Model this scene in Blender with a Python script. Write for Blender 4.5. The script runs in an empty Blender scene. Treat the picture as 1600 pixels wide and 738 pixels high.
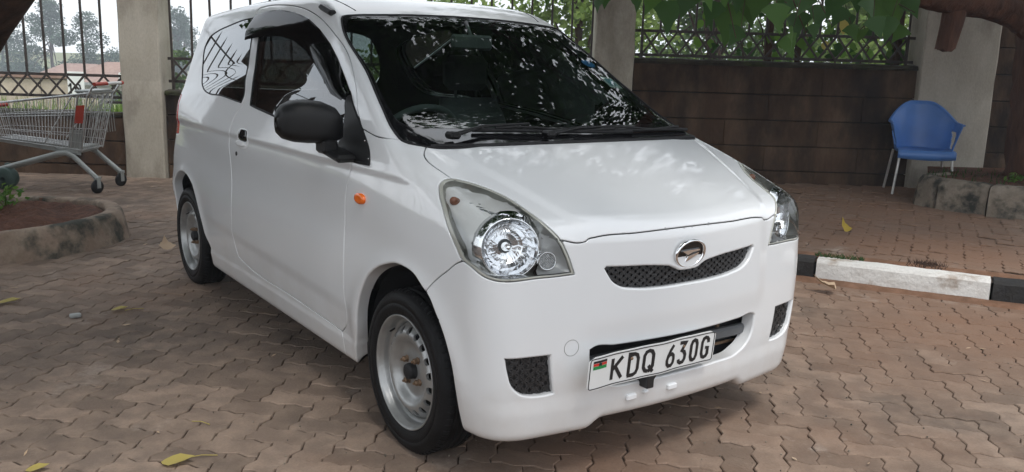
import bpy, math, random
import numpy as np
from mathutils import Vector, Matrix
from mathutils.geometry import delaunay_2d_cdt

R = math.radians
rnd = random.Random(7)
scene = bpy.context.scene
COL = scene.collection

# ------------------------------------------------------------------ camera
cam_data = bpy.data.cameras.new('camera')
cam_data.sensor_width = 36.0
cam_data.lens = 1356.03 / 1600 * 36.0
cam_data.clip_start = 0.05
cam_data.clip_end = 3000
cam = bpy.data.objects.new('camera', cam_data)
COL.objects.link(cam)
cam.matrix_world = Matrix(((0.99958, -0.0294, 0.0, 0.0), (0.0058, 0.1976, -0.98027, 0.0),
                           (0.0288, 0.97984, 0.19766, 1.2648), (0, 0, 0, 1)))
scene.camera = cam

# ------------------------------------------------------------------ sky, sun, exposure
SUN_ELEV, SUN_AZ = R(64), R(152)      # azimuth measured clockwise from +Y (view direction)
world = bpy.data.worlds.new('World')
scene.world = world
world.use_nodes = True
wn, wl = world.node_tree.nodes, world.node_tree.links
wn.clear()
w_out = wn.new('ShaderNodeOutputWorld')
w_bg = wn.new('ShaderNodeBackground')
w_sky = wn.new('ShaderNodeTexSky')
w_sky.sky_type = 'NISHITA'
w_sky.sun_disc = False
w_sky.sun_elevation = SUN_ELEV
w_sky.sun_rotation = SUN_AZ
w_sky.air_density = 1.0
w_sky.dust_density = 3.0
w_mix = wn.new('ShaderNodeMixRGB')
w_mix.inputs[0].default_value = 0.82
w_geo = wn.new('ShaderNodeTexCoord')
w_map = wn.new('ShaderNodeMapping'); w_map.inputs['Scale'].default_value = (1.6, 1.6, 3.2)
w_noise = wn.new('ShaderNodeTexNoise'); w_noise.inputs['Scale'].default_value = 1.4; w_noise.inputs['Detail'].default_value = 5
w_ramp = wn.new('ShaderNodeValToRGB')
w_ramp.color_ramp.elements[0].position = 0.32; w_ramp.color_ramp.elements[0].color = (7.6, 8.2, 8.9, 1)
w_ramp.color_ramp.elements[1].position = 0.70; w_ramp.color_ramp.elements[1].color = (10.4, 10.5, 10.6, 1)
wl.new(w_geo.outputs['Generated'], w_map.inputs[0]); wl.new(w_map.outputs[0], w_noise.inputs['Vector'])
wl.new(w_noise.outputs['Fac'], w_ramp.inputs[0])
wl.new(w_sky.outputs[0], w_mix.inputs[1]); wl.new(w_ramp.outputs[0], w_mix.inputs[2])
wl.new(w_mix.outputs[0], w_bg.inputs[0]); wl.new(w_bg.outputs[0], w_out.inputs[0])
w_bg.inputs[1].default_value = 0.118

sun_data = bpy.data.lights.new('sun', 'SUN')
sun_data.energy = 1.5
sun_data.angle = R(14)
sun_data.color = (1.0, 0.97, 0.92)
sun = bpy.data.objects.new('sun', sun_data)
COL.objects.link(sun)
sd = Vector((math.sin(SUN_AZ) * math.cos(SUN_ELEV), math.cos(SUN_AZ) * math.cos(SUN_ELEV), math.sin(SUN_ELEV)))
sun.rotation_euler = (-sd).to_track_quat('-Z', 'Y').to_euler()
sun.location = (0, 0, 12)

scene.view_settings.view_transform = 'Standard'
scene.view_settings.look = 'None'
scene.view_settings.exposure = 0.50
scene.view_settings.gamma = 1.0
try:
    scene.cycles.max_bounces = 8
    scene.cycles.transparent_max_bounces = 12
    scene.cycles.caustics_reflective = False
    scene.cycles.caustics_refractive = False
except Exception:
    pass

# ------------------------------------------------------------------ helpers
def tag(o, label=None, cat=None, group=None, kind=None):
    if label: o['label'] = label
    if cat: o['category'] = cat
    if group: o['group'] = group
    if kind: o['kind'] = kind
    return o

def empty(name, loc=(0, 0, 0), rz=0.0, label=None, cat=None, group=None):
    o = bpy.data.objects.new(name, None)
    o.location = loc
    o.rotation_euler = (0, 0, rz)
    o.empty_display_size = 0.1
    COL.objects.link(o)
    return tag(o, label, cat, group)

def link_mesh(name, me, mat, parent=None):
    o = bpy.data.objects.new(name, me)
    if mat is not None and not me.materials:
        me.materials.append(mat)
    COL.objects.link(o)
    if parent is not None:
        o.parent = parent
    return o

def frame(axis):
    a = Vector(axis).normalized()
    h = Vector((0, 0, 1)) if abs(a.z) < 0.9 else Vector((1, 0, 0))
    s = a.cross(h).normalized()
    return a, s, a.cross(s).normalized()

class MB:
    """collects shapes for ONE mesh"""
    def __init__(self):
        self.v, self.f, self.s = [], [], []
    def add(self, verts, faces, smooth=False):
        o = len(self.v)
        self.v += [tuple(p) for p in verts]
        self.f += [tuple(i + o for i in f) for f in faces]
        self.s += [smooth] * len(faces)
        return self
    def box(self, c, size, rz=0.0, bev=0.0, rot=None):
        hx, hy, hz = size[0] / 2, size[1] / 2, size[2] / 2
        M = rot if rot is not None else Matrix.Rotation(rz, 3, 'Z')
        if bev <= 0:
            pts = [(x, y, z) for x in (-hx, hx) for y in (-hy, hy) for z in (-hz, hz)]
            fs = [(0, 1, 3, 2), (4, 6, 7, 5), (0, 4, 5, 1), (2, 3, 7, 6), (0, 2, 6, 4), (1, 5, 7, 3)]
        else:
            b = min(bev, hx * .9, hy * .9, hz * .9)
            pts, idx = [], {}
            for sx in (-1, 1):
                for sy in (-1, 1):
                    for sz in (-1, 1):
                        for k in range(3):
                            p = [sx * (hx - b), sy * (hy - b), sz * (hz - b)]
                            p[k] = (sx * hx, sy * hy, sz * hz)[k]
                            idx[(sx, sy, sz, k)] = len(pts); pts.append(tuple(p))
            fs = []
            for k in range(3):
                a, b2 = [(1, 2), (2, 0), (0, 1)][k]
                for s in (-1, 1):
                    q = []
                    for (u, w) in ((-1, -1), (1, -1), (1, 1), (-1, 1)):
                        sg = [0, 0, 0]; sg[k] = s; sg[a] = u; sg[b2] = w
                        q.append(idx[(sg[0], sg[1], sg[2], k)])
                    fs.append(tuple(q if s > 0 else q[::-1]))
            for k in range(3):
                a, b2 = [(1, 2), (2, 0), (0, 1)][k]
                for u in (-1, 1):
                    for w in (-1, 1):
                        def key(sk, kk):
                            sg = [0, 0, 0]; sg[k] = sk; sg[a] = u; sg[b2] = w
                            return idx[(sg[0], sg[1], sg[2], kk)]
                        q = (key(-1, a), key(1, a), key(1, b2), key(-1, b2))
                        fs.append(q if u * w > 0 else q[::-1])
            for sx in (-1, 1):
                for sy in (-1, 1):
                    for sz in (-1, 1):
                        q = tuple(idx[(sx, sy, sz, k)] for k in range(3))
                        fs.append(q if sx * sy * sz > 0 else q[::-1])
        C = Vector(c)
        return self.add([M @ Vector(p) + C for p in pts], fs)
    def tube(self, path, rad, n=8, caps=True, smooth=True, flat=1.0):
        path = [Vector(p) for p in path]
        m = len(path)
        rad = [rad] * m if not hasattr(rad, '__len__') else list(rad)
        vs, fs = [], []
        prev = None
        for i, p in enumerate(path):
            t = (path[min(i + 1, m - 1)] - path[max(i - 1, 0)])
            if t.length < 1e-9: t = Vector((0, 0, 1))
            t.normalize()
            if prev is None:
                _, s, u = frame(t)
            else:
                s = prev - t * prev.dot(t)
                if s.length < 1e-6: _, s, u = frame(t)
                s.normalize(); u = t.cross(s)
            prev = s
            for k in range(n):
                a = 2 * math.pi * k / n
                vs.append(p + s * (math.cos(a) * rad[i]) + u * (math.sin(a) * rad[i] * flat))
        for i in range(m - 1):
            for k in range(n):
                k2 = (k + 1) % n
                fs.append((i * n + k, i * n + k2, (i + 1) * n + k2, (i + 1) * n + k))
        self.add(vs, fs, smooth)
        if caps:
            self.add(vs[:n], [tuple(range(n))[::-1]])
            self.add(vs[-n:], [tuple(range(n))])
        return self
    def lathe(self, prof, c=(0, 0, 0), axis=(0, 0, 1), n=48, smooth=True, close=False, split=()):
        """prof: (radius, height along axis)"""
        a, s, u = frame(axis)
        C = Vector(c)
        runs, cur = [], []
        for i, p in enumerate(prof):
            cur.append(p)
            if i in split:
                runs.append(cur); cur = [p]
        runs.append(cur)
        for run in runs:
            vs, fs = [], []
            for (r_, h) in run:
                for k in range(n):
                    t = 2 * math.pi * k / n
                    vs.append(C + a * h + s * (r_ * math.cos(t)) + u * (r_ * math.sin(t)))
            for i in range(len(run) - 1):
                for k in range(n):
                    k2 = (k + 1) % n
                    fs.append((i * n + k, i * n + k2, (i + 1) * n + k2, (i + 1) * n + k))
            self.add(vs, fs, smooth)
        return self
    def prism(self, poly, z0, z1, bev=0.0):
        """poly: ccw xy list"""
        n = len(poly)
        if bev > 0:
            cx = sum(p[0] for p in poly) / n; cy = sum(p[1] for p in poly) / n
            top = []
            for (x, y) in poly:
                d = math.hypot(x - cx, y - cy) or 1
                k = max(0, 1 - bev / d)
                top.append((cx + (x - cx) * k, cy + (y - cy) * k, z1))
            vs = [(x, y, z0) for x, y in poly] + [(x, y, z1 - bev) for x, y in poly] + top
            fs = [tuple(range(n))[::-1], tuple(range(2 * n, 3 * n))]
            for r_ in (0, n):
                for i in range(n):
                    j = (i + 1) % n
                    fs.append((r_ + i, r_ + j, r_ + n + j, r_ + n + i))
        else:
            vs = [(x, y, z0) for x, y in poly] + [(x, y, z1) for x, y in poly]
            fs = [tuple(range(n))[::-1], tuple(range(n, 2 * n))]
            for i in range(n):
                j = (i + 1) % n
                fs.append((i, j, n + j, n + i))
        return self.add(vs, fs)
    def build(self, name, mat, parent=None, kind=None, local=None):
        me = bpy.data.meshes.new(name)
        vs = self.v
        if local is not None:                       # world coordinates -> the root's own
            L = Vector(local.location); Q = Matrix.Rotation(-local.rotation_euler.z, 3, 'Z')
            vs = [Q @ (Vector(p) - L) for p in vs]
        me.from_pydata(vs, [], self.f)
        me.polygons.foreach_set('use_smooth', self.s)
        me.update()
        o = link_mesh(name, me, mat, parent if parent is not None else local)
        if kind: o['kind'] = kind
        return o

def copy_tree(o, parent=None):
    c = o.copy()
    COL.objects.link(c)
    if parent is not None: c.parent = parent
    for ch in list(o.children):
        copy_tree(ch, c)
    return c

# ------------------------------------------------------------------ materials
def mat_new(name):
    m = bpy.data.materials.new(name)
    m.use_nodes = True
    nt = m.node_tree
    return m, nt.nodes, nt.links, nt.nodes['Principled BSDF']

def S(bsdf, **kw):
    names = dict(base='Base Color', rough='Roughness', metal='Metallic', spec='Specular IOR Level', coat='Coat Weight',
                 coatr='Coat Roughness', trans='Transmission Weight', ior='IOR', sub='Subsurface Weight', alpha='Alpha', sheen='Sheen Weight')
    for k, v in kw.items():
        bsdf.inputs[names[k]].default_value = v

def plain(name, col, rough=0.5, metal=0.0, bump=0.0, bscale=60.0, vary=0.12, vscale=6.0, coords='Object', **kw):
    """one colour with fine grain: noise on the colour, the roughness and the relief"""
    m, n, l, b = mat_new(name)
    S(b, rough=rough, metal=metal, **kw)
    tc = n.new('ShaderNodeTexCoord')
    no = n.new('ShaderNodeTexNoise'); no.inputs['Scale'].default_value = vscale; no.inputs['Detail'].default_value = 6
    l.new(tc.outputs[coords], no.inputs['Vector'])
    ra = n.new('ShaderNodeValToRGB')
    ra.color_ramp.elements[0].position = 0.3; ra.color_ramp.elements[1].position = 0.7
    ra.color_ramp.elements[0].color = tuple(c * (1 - vary) for c in col) + (1,)
    ra.color_ramp.elements[1].color = tuple(min(1, c * (1 + vary)) for c in col) + (1,)
    l.new(no.outputs['Fac'], ra.inputs[0]); l.new(ra.outputs[0], b.inputs['Base Color'])
    if bump > 0:
        n2 = n.new('ShaderNodeTexNoise'); n2.inputs['Scale'].default_value = bscale; n2.inputs['Detail'].default_value = 5
        l.new(tc.outputs[coords], n2.inputs['Vector'])
        bu = n.new('ShaderNodeBump'); bu.inputs['Strength'].default_value = bump; bu.inputs['Distance'].default_value = 0.01
        l.new(n2.outputs['Fac'], bu.inputs['Height']); l.new(bu.outputs[0], b.inputs['Normal'])
    return m

def patchy(name, cols, scales=(1.2, 7.0), rough=0.9, bump=0.5, bscale=40.0, dirt=None, dscale=2.0, dpos=(0.5, 0.65), stretch=(1, 1, 1), island=False, bdist=0.01, rand=0.0, dirt_x=0.0, dust=None):
    """mineral surface: three tones mixed by two sizes of noise, dirt stains by a third"""
    m, n, l, b = mat_new(name)
    S(b, rough=rough)
    b.inputs['Specular IOR Level'].default_value = 0.3
    geo = n.new('ShaderNodeNewGeometry')
    mp = n.new('ShaderNodeMapping'); mp.inputs['Scale'].default_value = stretch
    l.new(geo.outputs['Position'], mp.inputs[0])
    def noise(sc, det=6, ro=0.55):
        q = n.new('ShaderNodeTexNoise'); q.inputs['Scale'].default_value = sc; q.inputs['Detail'].default_value = det
        q.inputs['Roughness'].default_value = ro
        l.new(mp.outputs[0], q.inputs['Vector'])
        return q.outputs['Fac']
    def ramp(fac, a, b_):
        r_ = n.new('ShaderNodeMapRange'); r_.inputs[1].default_value = a; r_.inputs[2].default_value = b_
        l.new(fac, r_.inputs[0]); return r_.outputs[0]
    def mix(fac, a, b_, mode='MIX'):
        x = n.new('ShaderNodeMixRGB'); x.blend_type = mode
        if hasattr(fac, 'links'): l.new(fac, x.inputs[0])
        else: x.inputs[0].default_value = fac
        for k, q in ((1, a), (2, b_)):
            if hasattr(q, 'links'): l.new(q, x.inputs[k])
            else: x.inputs[k].default_value = tuple(q) + (1,)
        return x.outputs[0]
    c = mix(ramp(noise(scales[0]), .38, .62), cols[0], cols[1])
    c = mix(ramp(noise(scales[1]), .42, .70), c, cols[2])
    if rand > 0 or island:
        if island:
            src = geo.outputs['Random Per Island']
        else:
            oi = n.new('ShaderNodeObjectInfo'); src = oi.outputs['Random']
        mr = n.new('ShaderNodeMapRange'); mr.inputs[3].default_value = 1 - rand; mr.inputs[4].default_value = 1 + rand
        l.new(src, mr.inputs[0])
        c = mix(1.0, c, mr.outputs[0], 'MULTIPLY')
    if dirt is not None:
        dn = noise(dscale, 8, .62)
        if dirt_x:                                   # the red earth lies thicker towards the kerb side
            sx = n.new('ShaderNodeSeparateXYZ'); l.new(geo.outputs['Position'], sx.inputs[0])
            ma = n.new('ShaderNodeMath'); ma.operation = 'MULTIPLY_ADD'; ma.inputs[1].default_value = dirt_x
            l.new(sx.outputs[0], ma.inputs[0]); l.new(dn, ma.inputs[2]); dn = ma.outputs[0]
        c = mix(ramp(dn, dpos[0], dpos[1]), c, dirt)
    if dust is not None:
        c = mix(ramp(noise(2.6, 9, .68), .60, .74), c, dust)
    g2 = noise(bscale * 1.7, 4, .6)
    c = mix(ramp(g2, .25, .85), mix(1.0, c, (.78, .78, .78), 'MULTIPLY'), c)
    l.new(c, b.inputs['Base Color'])
    bu = n.new('ShaderNodeBump'); bu.inputs['Strength'].default_value = bump; bu.inputs['Distance'].default_value = bdist
    l.new(noise(bscale, 8, .62), bu.inputs['Height']); l.new(bu.outputs[0], b.inputs['Normal'])
    return m

def leafy(name, c0, c1, trans=0.25, rough=0.5):
    m, n, l, b = mat_new(name)
    S(b, rough=rough, spec=.18)
    geo = n.new('ShaderNodeNewGeometry')
    ra = n.new('ShaderNodeValToRGB')
    ra.color_ramp.elements[0].color = tuple(c0) + (1,); ra.color_ramp.elements[1].color = tuple(c1) + (1,)
    l.new(geo.outputs['Random Per Island'], ra.inputs[0])
    l.new(ra.outputs[0], b.inputs['Base Color'])
    tr = n.new('ShaderNodeBsdfTranslucent'); l.new(ra.outputs[0], tr.inputs[0])
    mx = n.new('ShaderNodeMixShader'); mx.inputs[0].default_value = trans
    out = n['Material Output']
    l.new(b.outputs[0], mx.inputs[1]); l.new(tr.outputs[0], mx.inputs[2]); l.new(mx.outputs[0], out.inputs[0])
    return m

def thin_glass(name, tint, refl=1.0, ior=1.5, rough=0.0):
    m, n, l, b = mat_new(name)
    out = n['Material Output']
    n.remove(b)
    tr = n.new('ShaderNodeBsdfTransparent'); tr.inputs[0].default_value = tuple(tint) + (1,)
    gl = n.new('ShaderNodeBsdfGlossy'); gl.inputs['Roughness'].default_value = rough
    fr = n.new('ShaderNodeFresnel'); fr.inputs[0].default_value = ior
    mu = n.new('ShaderNodeMath'); mu.operation = 'MULTIPLY'; mu.inputs[1].default_value = refl; mu.use_clamp = True
    l.new(fr.outputs[0], mu.inputs[0])
    mx = n.new('ShaderNodeMixShader')
    l.new(mu.outputs[0], mx.inputs[0]); l.new(tr.outputs[0], mx.inputs[1]); l.new(gl.outputs[0], mx.inputs[2])
    l.new(mx.outputs[0], out.inputs[0])
    return m

M = {}
def car_paint():
    m, n, l, b = mat_new('white_paint')
    S(b, rough=0.30, coat=1.0, coatr=0.03)
    b.inputs['Coat IOR'].default_value = 1.65
    tc = n.new('ShaderNodeTexCoord')
    no = n.new('ShaderNodeTexNoise'); no.inputs['Scale'].default_value = 3.5; no.inputs['Detail'].default_value = 8; no.inputs['Roughness'].default_value = .65
    l.new(tc.outputs['Object'], no.inputs['Vector'])
    sep = n.new('ShaderNodeSeparateXYZ'); l.new(tc.outputs['Object'], sep.inputs[0])
    # road dust thrown up along the bottom edge: strongest under 0.3 m, broken up by noise
    mr = n.new('ShaderNodeMapRange'); mr.inputs[1].default_value = 0.52; mr.inputs[2].default_value = 0.16; mr.inputs[3].default_value = -0.25; mr.inputs[4].default_value = .30
    l.new(sep.outputs[2], mr.inputs[0])
    ad = n.new('ShaderNodeMath'); ad.operation = 'ADD'; l.new(mr.outputs[0], ad.inputs[0]); l.new(no.outputs['Fac'], ad.inputs[1])
    m2 = n.new('ShaderNodeMapRange'); m2.inputs[1].default_value = .45; m2.inputs[2].default_value = 1.05; m2.inputs[4].default_value = .55
    l.new(ad.outputs[0], m2.inputs[0])
    mx = n.new('ShaderNodeMixRGB'); mx.inputs[1].default_value = (.72, .735, .745, 1); mx.inputs[2].default_value = (.46, .40, .34, 1)
    l.new(m2.outputs[0], mx.inputs[0]); l.new(mx.outputs[0], b.inputs['Base Color'])
    n2 = n.new('ShaderNodeTexNoise'); n2.inputs['Scale'].default_value = 9; n2.inputs['Detail'].default_value = 7
    l.new(tc.outputs['Object'], n2.inputs['Vector'])
    rr = n.new('ShaderNodeMapRange'); rr.inputs[1].default_value = .35; rr.inputs[2].default_value = .75; rr.inputs[3].default_value = .03; rr.inputs[4].default_value = .12
    l.new(n2.outputs['Fac'], rr.inputs[0]); l.new(rr.outputs[0], b.inputs['Coat Roughness'])
    return m
M['paint'] = car_paint()
M['black_plastic'] = plain('black_plastic', (.006, .006, .0065), .42, spec=.3, bump=.15, bscale=900, vary=.15)
M['black_gloss'] = plain('black_gloss', (.006, .006, .007), .06, vary=.1)
M['grille'] = plain('grille_plastic', (.022, .022, .023), .40, vary=.15)
M['rubber'] = plain('rubber', (.011, .011, .012), .62, spec=.3, bump=.25, bscale=220, vary=.35, vscale=14)
M['tyre'] = plain('tyre_rubber', (.007, .007, .0075), .5, spec=.16, bump=.2, bscale=180, vary=.5, vscale=9)
M['liner'] = plain('dark_liner', (.012, .012, .013), .9)
M['chrome'] = plain('chrome', (.85, .86, .87), .06, 1.0, vary=.03)
M['reflector'] = plain('reflector', (.86, .87, .89), .13, 1.0, vary=.04)
M['lamp_grey'] = plain('lamp_grey', (.80, .81, .80), .24, .12, vary=.06)
M['steel'] = plain('wheel_steel', (.34, .345, .34), .34, .6, bump=.06, bscale=90, vary=.18, vscale=16)
M['rusty'] = plain('rusty_steel', (.20, .13, .08), .6, .5, bump=.3, bscale=160, vary=.4, vscale=70)
M['amber'] = plain('amber_plastic', (.85, .16, .008), .18, vary=.15, coat=.6)
M['amber_dull'] = plain('amber_reflector', (.30, .12, .07), .25, vary=.3, vscale=60)
M['tail_red'] = plain('tail_red', (.45, .01, .012), .12, vary=.1)
M['lens'] = thin_glass('lens_glass', (.95, .96, .96), 1.0, 1.46)
M['lamp_glassy'] = plain('side_lamp_glass', (.40, .41, .41), .15, .6, vary=.3, vscale=160)
M['lens_rim'] = plain('lens_rim', (.42, .425, .38), .16, .1, vary=.12, coat=.8)
M['windscreen'] = thin_glass('windscreen_glass', (.74, .89, .83), 1.6, 1.52)
M['side_glass'] = thin_glass('side_glass', (.17, .185, .185), 2.2, 1.52)
M['visor'] = thin_glass('smoked_plastic', (.04, .04, .04), .7, 1.45, .04)
M['seat'] = plain('seat_fabric', (.14, .14, .145), .9, bump=.3, bscale=300, vary=.2)
M['dash'] = plain('dash_plastic', (.10, .105, .11), .6, bump=.1, bscale=400)
M['trim_grey'] = plain('trim_grey', (.20, .20, .19), .8)
M['plate'] = plain('plate_white', (.72, .73, .72), .35, bump=.05, bscale=30, vary=.04)
M['ink'] = plain('black_ink', (.012, .012, .013), .45)
M['flag_red'] = plain('flag_red', (.55, .03, .02), .45)
M['flag_green'] = plain('flag_green', (.01, .24, .06), .45)
M['sticker'] = plain('sticker_blue', (.25, .55, .68), .5, vary=.35, vscale=60)
M['sticker_round'] = plain('sticker_round', (.05, .22, .55), .5, vary=.3, vscale=50)
M['white_part'] = plain('white_plastic', (.78, .79, .80), .35, vary=.03, coat=.5)

M['paver'] = patchy('paver_concrete', [(.222, .160, .120), (.168, .127, .100), (.280, .208, .158)], (1.0, 9.0), .88, .35, 70, dirt=(.235, .138, .090), dscale=.55, dpos=(.46, .74), dirt_x=.045, rand=.22, dust=(.36, .295, .245))
M['paver_field'] = patchy('paver_concrete_far', [(.222, .160, .120), (.168, .127, .100), (.280, .208, .158)], (1.0, 9.0), .88, .35, 70, dirt=(.235, .138, .090), dscale=.55, dpos=(.46, .74), dirt_x=.045, rand=.22, dust=(.36, .295, .245), island=True)
M['joint'] = patchy('joint_sand', [(.080, .050, .035), (.058, .039, .030), (.11, .066, .045)], (2.0, 20.0), .95, .7, 90)
M['red_dust'] = patchy('red_earth', [(.20, .105, .062), (.15, .082, .050), (.25, .14, .09)], (2, 14), .95, .6, 60)
M['wall'] = patchy('stained_block', [(.105, .060, .036), (.056, .034, .022), (.150, .098, .064)], (1.1, 4.5), .92, .6, 26, dirt=(.018, .013, .011), dscale=1.9, dpos=(.45, .64), stretch=(1, 1, .45), rand=.14)
M['wall_cap'] = patchy('mossy_cap', [(.045, .038, .030), (.028, .026, .022), (.06, .055, .035)], (3, 10), .95, .8, 40, dirt=(.05, .065, .02), dscale=3, dpos=(.58, .7))
M['plaster'] = patchy('pillar_plaster', [(.47, .43, .36), (.43, .395, .33), (.52, .48, .41)], (1.2, 6), .85, .25, 40, dirt=(.19, .165, .13), dscale=1.7, dpos=(.50, .74), stretch=(1, 1, .5))
M['iron'] = plain('painted_iron', (.050, .040, .036), .55, .2, bump=.3, bscale=120, vary=.35, vscale=18)
M['kerb_white'] = patchy('kerb_white_paint', [(.80, .79, .76), (.74, .72, .68), (.84, .83, .80)], (3, 12), .75, .6, 45, dirt=(.34, .25, .18), dscale=5.5, dpos=(.55, .72))
M['kerb_black'] = patchy('kerb_black_paint', [(.022, .022, .023), (.035, .033, .032), (.03, .028, .026)], (3, 12), .7, .6, 45, dirt=(.14, .10, .075), dscale=4, dpos=(.58, .8))
M['kerb_stone'] = patchy('weathered_concrete', [(.27, .225, .175), (.20, .165, .13), (.33, .28, .225)], (3, 9), .92, .8, 34, dirt=(.045, .046, .040), dscale=4.2, dpos=(.45, .58))
M['planter'] = patchy('planter_concrete', [(.30, .225, .17), (.24, .175, .13), (.35, .28, .215)], (2.2, 8), .92, .6, 38, dirt=(.060, .060, .048), dscale=3.4, dpos=(.47, .60))
M['soil'] = patchy('red_soil', [(.135, .058, .036), (.085, .040, .027), (.18, .085, .052)], (3, 18), .98, 1.0, 45, bdist=.03)
M['field'] = patchy('dry_grass_field', [(.17, .19, .07), (.11, .15, .045), (.26, .24, .12)], (.12, .6), .95, .3, 3)
M['bark'] = patchy('bark', [(.075, .044, .031), (.045, .028, .021), (.11, .065, .045)], (4, 14), .95, 1.0, 16, stretch=(1, 1, .25), bdist=.03)
M['bark_red'] = patchy('bark_red', [(.10, .046, .030), (.065, .032, .022), (.135, .065, .042)], (4, 14), .95, 1.0, 16, stretch=(1, 1, .25), bdist=.03)
M['leaf_dark'] = leafy('leaf_dark', (.018, .050, .012), (.050, .115, .028), .30, .42)
M['leaf_vine'] = leafy('leaf_vine', (.055, .14, .022), (.15, .26, .045), .42, .45)
M['leaf_far'] = leafy('leaf_far', (.060, .105, .035), (.12, .18, .06), .3, .7)
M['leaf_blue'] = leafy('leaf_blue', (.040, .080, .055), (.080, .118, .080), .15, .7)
M['leaf_pale'] = leafy('leaf_pale', (.12, .19, .045), (.23, .31, .085), .40, .6)
M['leaf_grass'] = leafy('grass_blade', (.10, .20, .03), (.24, .36, .08), .35, .6)
M['leaf_yellow'] = leafy('leaf_yellow', (.38, .30, .07), (.48, .40, .13), .3, .5)
M['leaf_old'] = leafy('leaf_old', (.34, .24, .03), (.45, .33, .06), .2, .6)
M['leaf_dry'] = leafy('leaf_dry', (.42, .30, .20), (.50, .38, .27), .1, .8)
M['chair_blue'] = plain('blue_plastic', (.085, .21, .52), .38, bump=.08, bscale=250, vary=.10, vscale=5)
M['chair_leg'] = plain('chair_leg_metal', (.62, .61, .58), .35, .6, vary=.15, vscale=20)
M['zinc'] = plain('zinc_wire', (.52, .53, .53), .30, .85, vary=.15, vscale=20)
M['cart_grey'] = plain('cart_grey', (.34, .36, .35), .45, .4, vary=.15, vscale=9)
M['cart_red'] = plain('cart_red', (.40, .045, .025), .4, vary=.2, vscale=9)
M['cart_white'] = plain('cart_handle_white', (.66, .66, .64), .45, vary=.1)
M['green_plastic'] = plain('dark_green_plastic', (.035, .07, .06), .5, vary=.2)
M['roof_tile'] = patchy('roof_tile', [(.30, .19, .15), (.24, .155, .13), (.36, .25, .20)], (.6, 3), .85, .3, 10)
M['house_wall'] = patchy('house_wall', [(.50, .45, .36), (.45, .40, .32), (.55, .50, .42)], (.5, 3), .9, .2, 8)
M['stone_tan'] = patchy('tan_stone', [(.52, .44, .35), (.46, .39, .31), (.58, .50, .41)], (.7, 4), .9, .4, 10, rand=.12)
M['sign_white'] = plain('sign_white', (.74, .76, .77), .5, vary=.05)
M['post_grey'] = plain('post_grey', (.30, .31, .30), .5, .5)
M['white_wall'] = plain('white_wall', (.74, .74, .73), .7, vary=.05)

# ================================================================== THE CAR
# car frame: x forward from the front axle, y to the car's left, z up
CAR = empty('parked_car', (0.2396, 3.0939, 0.0), -0.948947, 'small white three door hatchback parked on the wavy paving blocks', 'car')

BP = [0.7371, 0.2988, 0.1577, 0.0119, 0.7819, -0.017, 0.0937, 0.1777, -0.0468, 0.0962, 1.0024, 0.2062, 1.5206, -0.0128, 0.0296, -2.8097, 0.0999, 0.4289, 0.0347, 0.5454, -0.1035]
def smax(a, b, k):
    h = np.maximum(k - np.abs(a - b), 0) / k
    return np.maximum(a, b) + h * h * k * .25
def smin(a, b, k): return -smax(-a, -b, k)
def sp(t): return np.maximum(t, 0.)
def sstep(t, a, b):
    t = np.clip((t - a) / (b - a), 0, 1)
    return t * t * (3 - 2 * t)
def body_width(x, z):
    p = BP
    w = p[0] - .030 * ((z - .60) / .38) ** 2
    up = p[0] - .019 - p[1] * (z - .93) - .03 * (z - .93) ** 2
    w = smin(w, up, .05)
    w = w - p[2] * sp(x) ** 2 - p[3] * (sp(-1.75 - x) / .95) ** 2.2
    for cx in (0., -2.49):
        r = np.sqrt((x - cx) ** 2 + (z - .262) ** 2)
        w = w + .012 * np.exp(-((r - .34) / .05) ** 2) * np.clip((z - .15) / .2, 0, 1)
    # pressed crease low on the door, rising to the rear wheel
    zc = .40 + .05 * np.clip((-x - .4) / 1.6, 0, 1)
    w = w + .006 * sstep(z, zc - .05, zc + .012) * np.clip((-x - .25) / .3, 0, 1) * np.clip((x + 2.15) / .2, 0, 1) * sstep(-z, -.66, -.44)
    # shoulder line along the flank: above it the skin leans in, below it is slightly hollow
    zs = np.interp(x, [-2.8, -2.57, -2.2, -1.74, -.96, -.42, .06, .3], [.99, .974, .915, .885, .892, .856, .804, .78])
    d = z - zs
    dc = smin(d, .10 + 0 * d, .06)
    w = w - .085 * (np.sqrt(np.maximum(dc, 0) ** 2 + .012 ** 2) - .012) - .010 * np.exp(-((d + .16) / .11) ** 2) * sstep(-x, -.15, .3)
    # sill stands out a little
    w = w + .005 * sstep(-z, -.274, -.250) * np.clip((-x - .30) / .1, 0, 1) * np.clip((x + 2.2) / .1, 0, 1)
    return w
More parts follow.
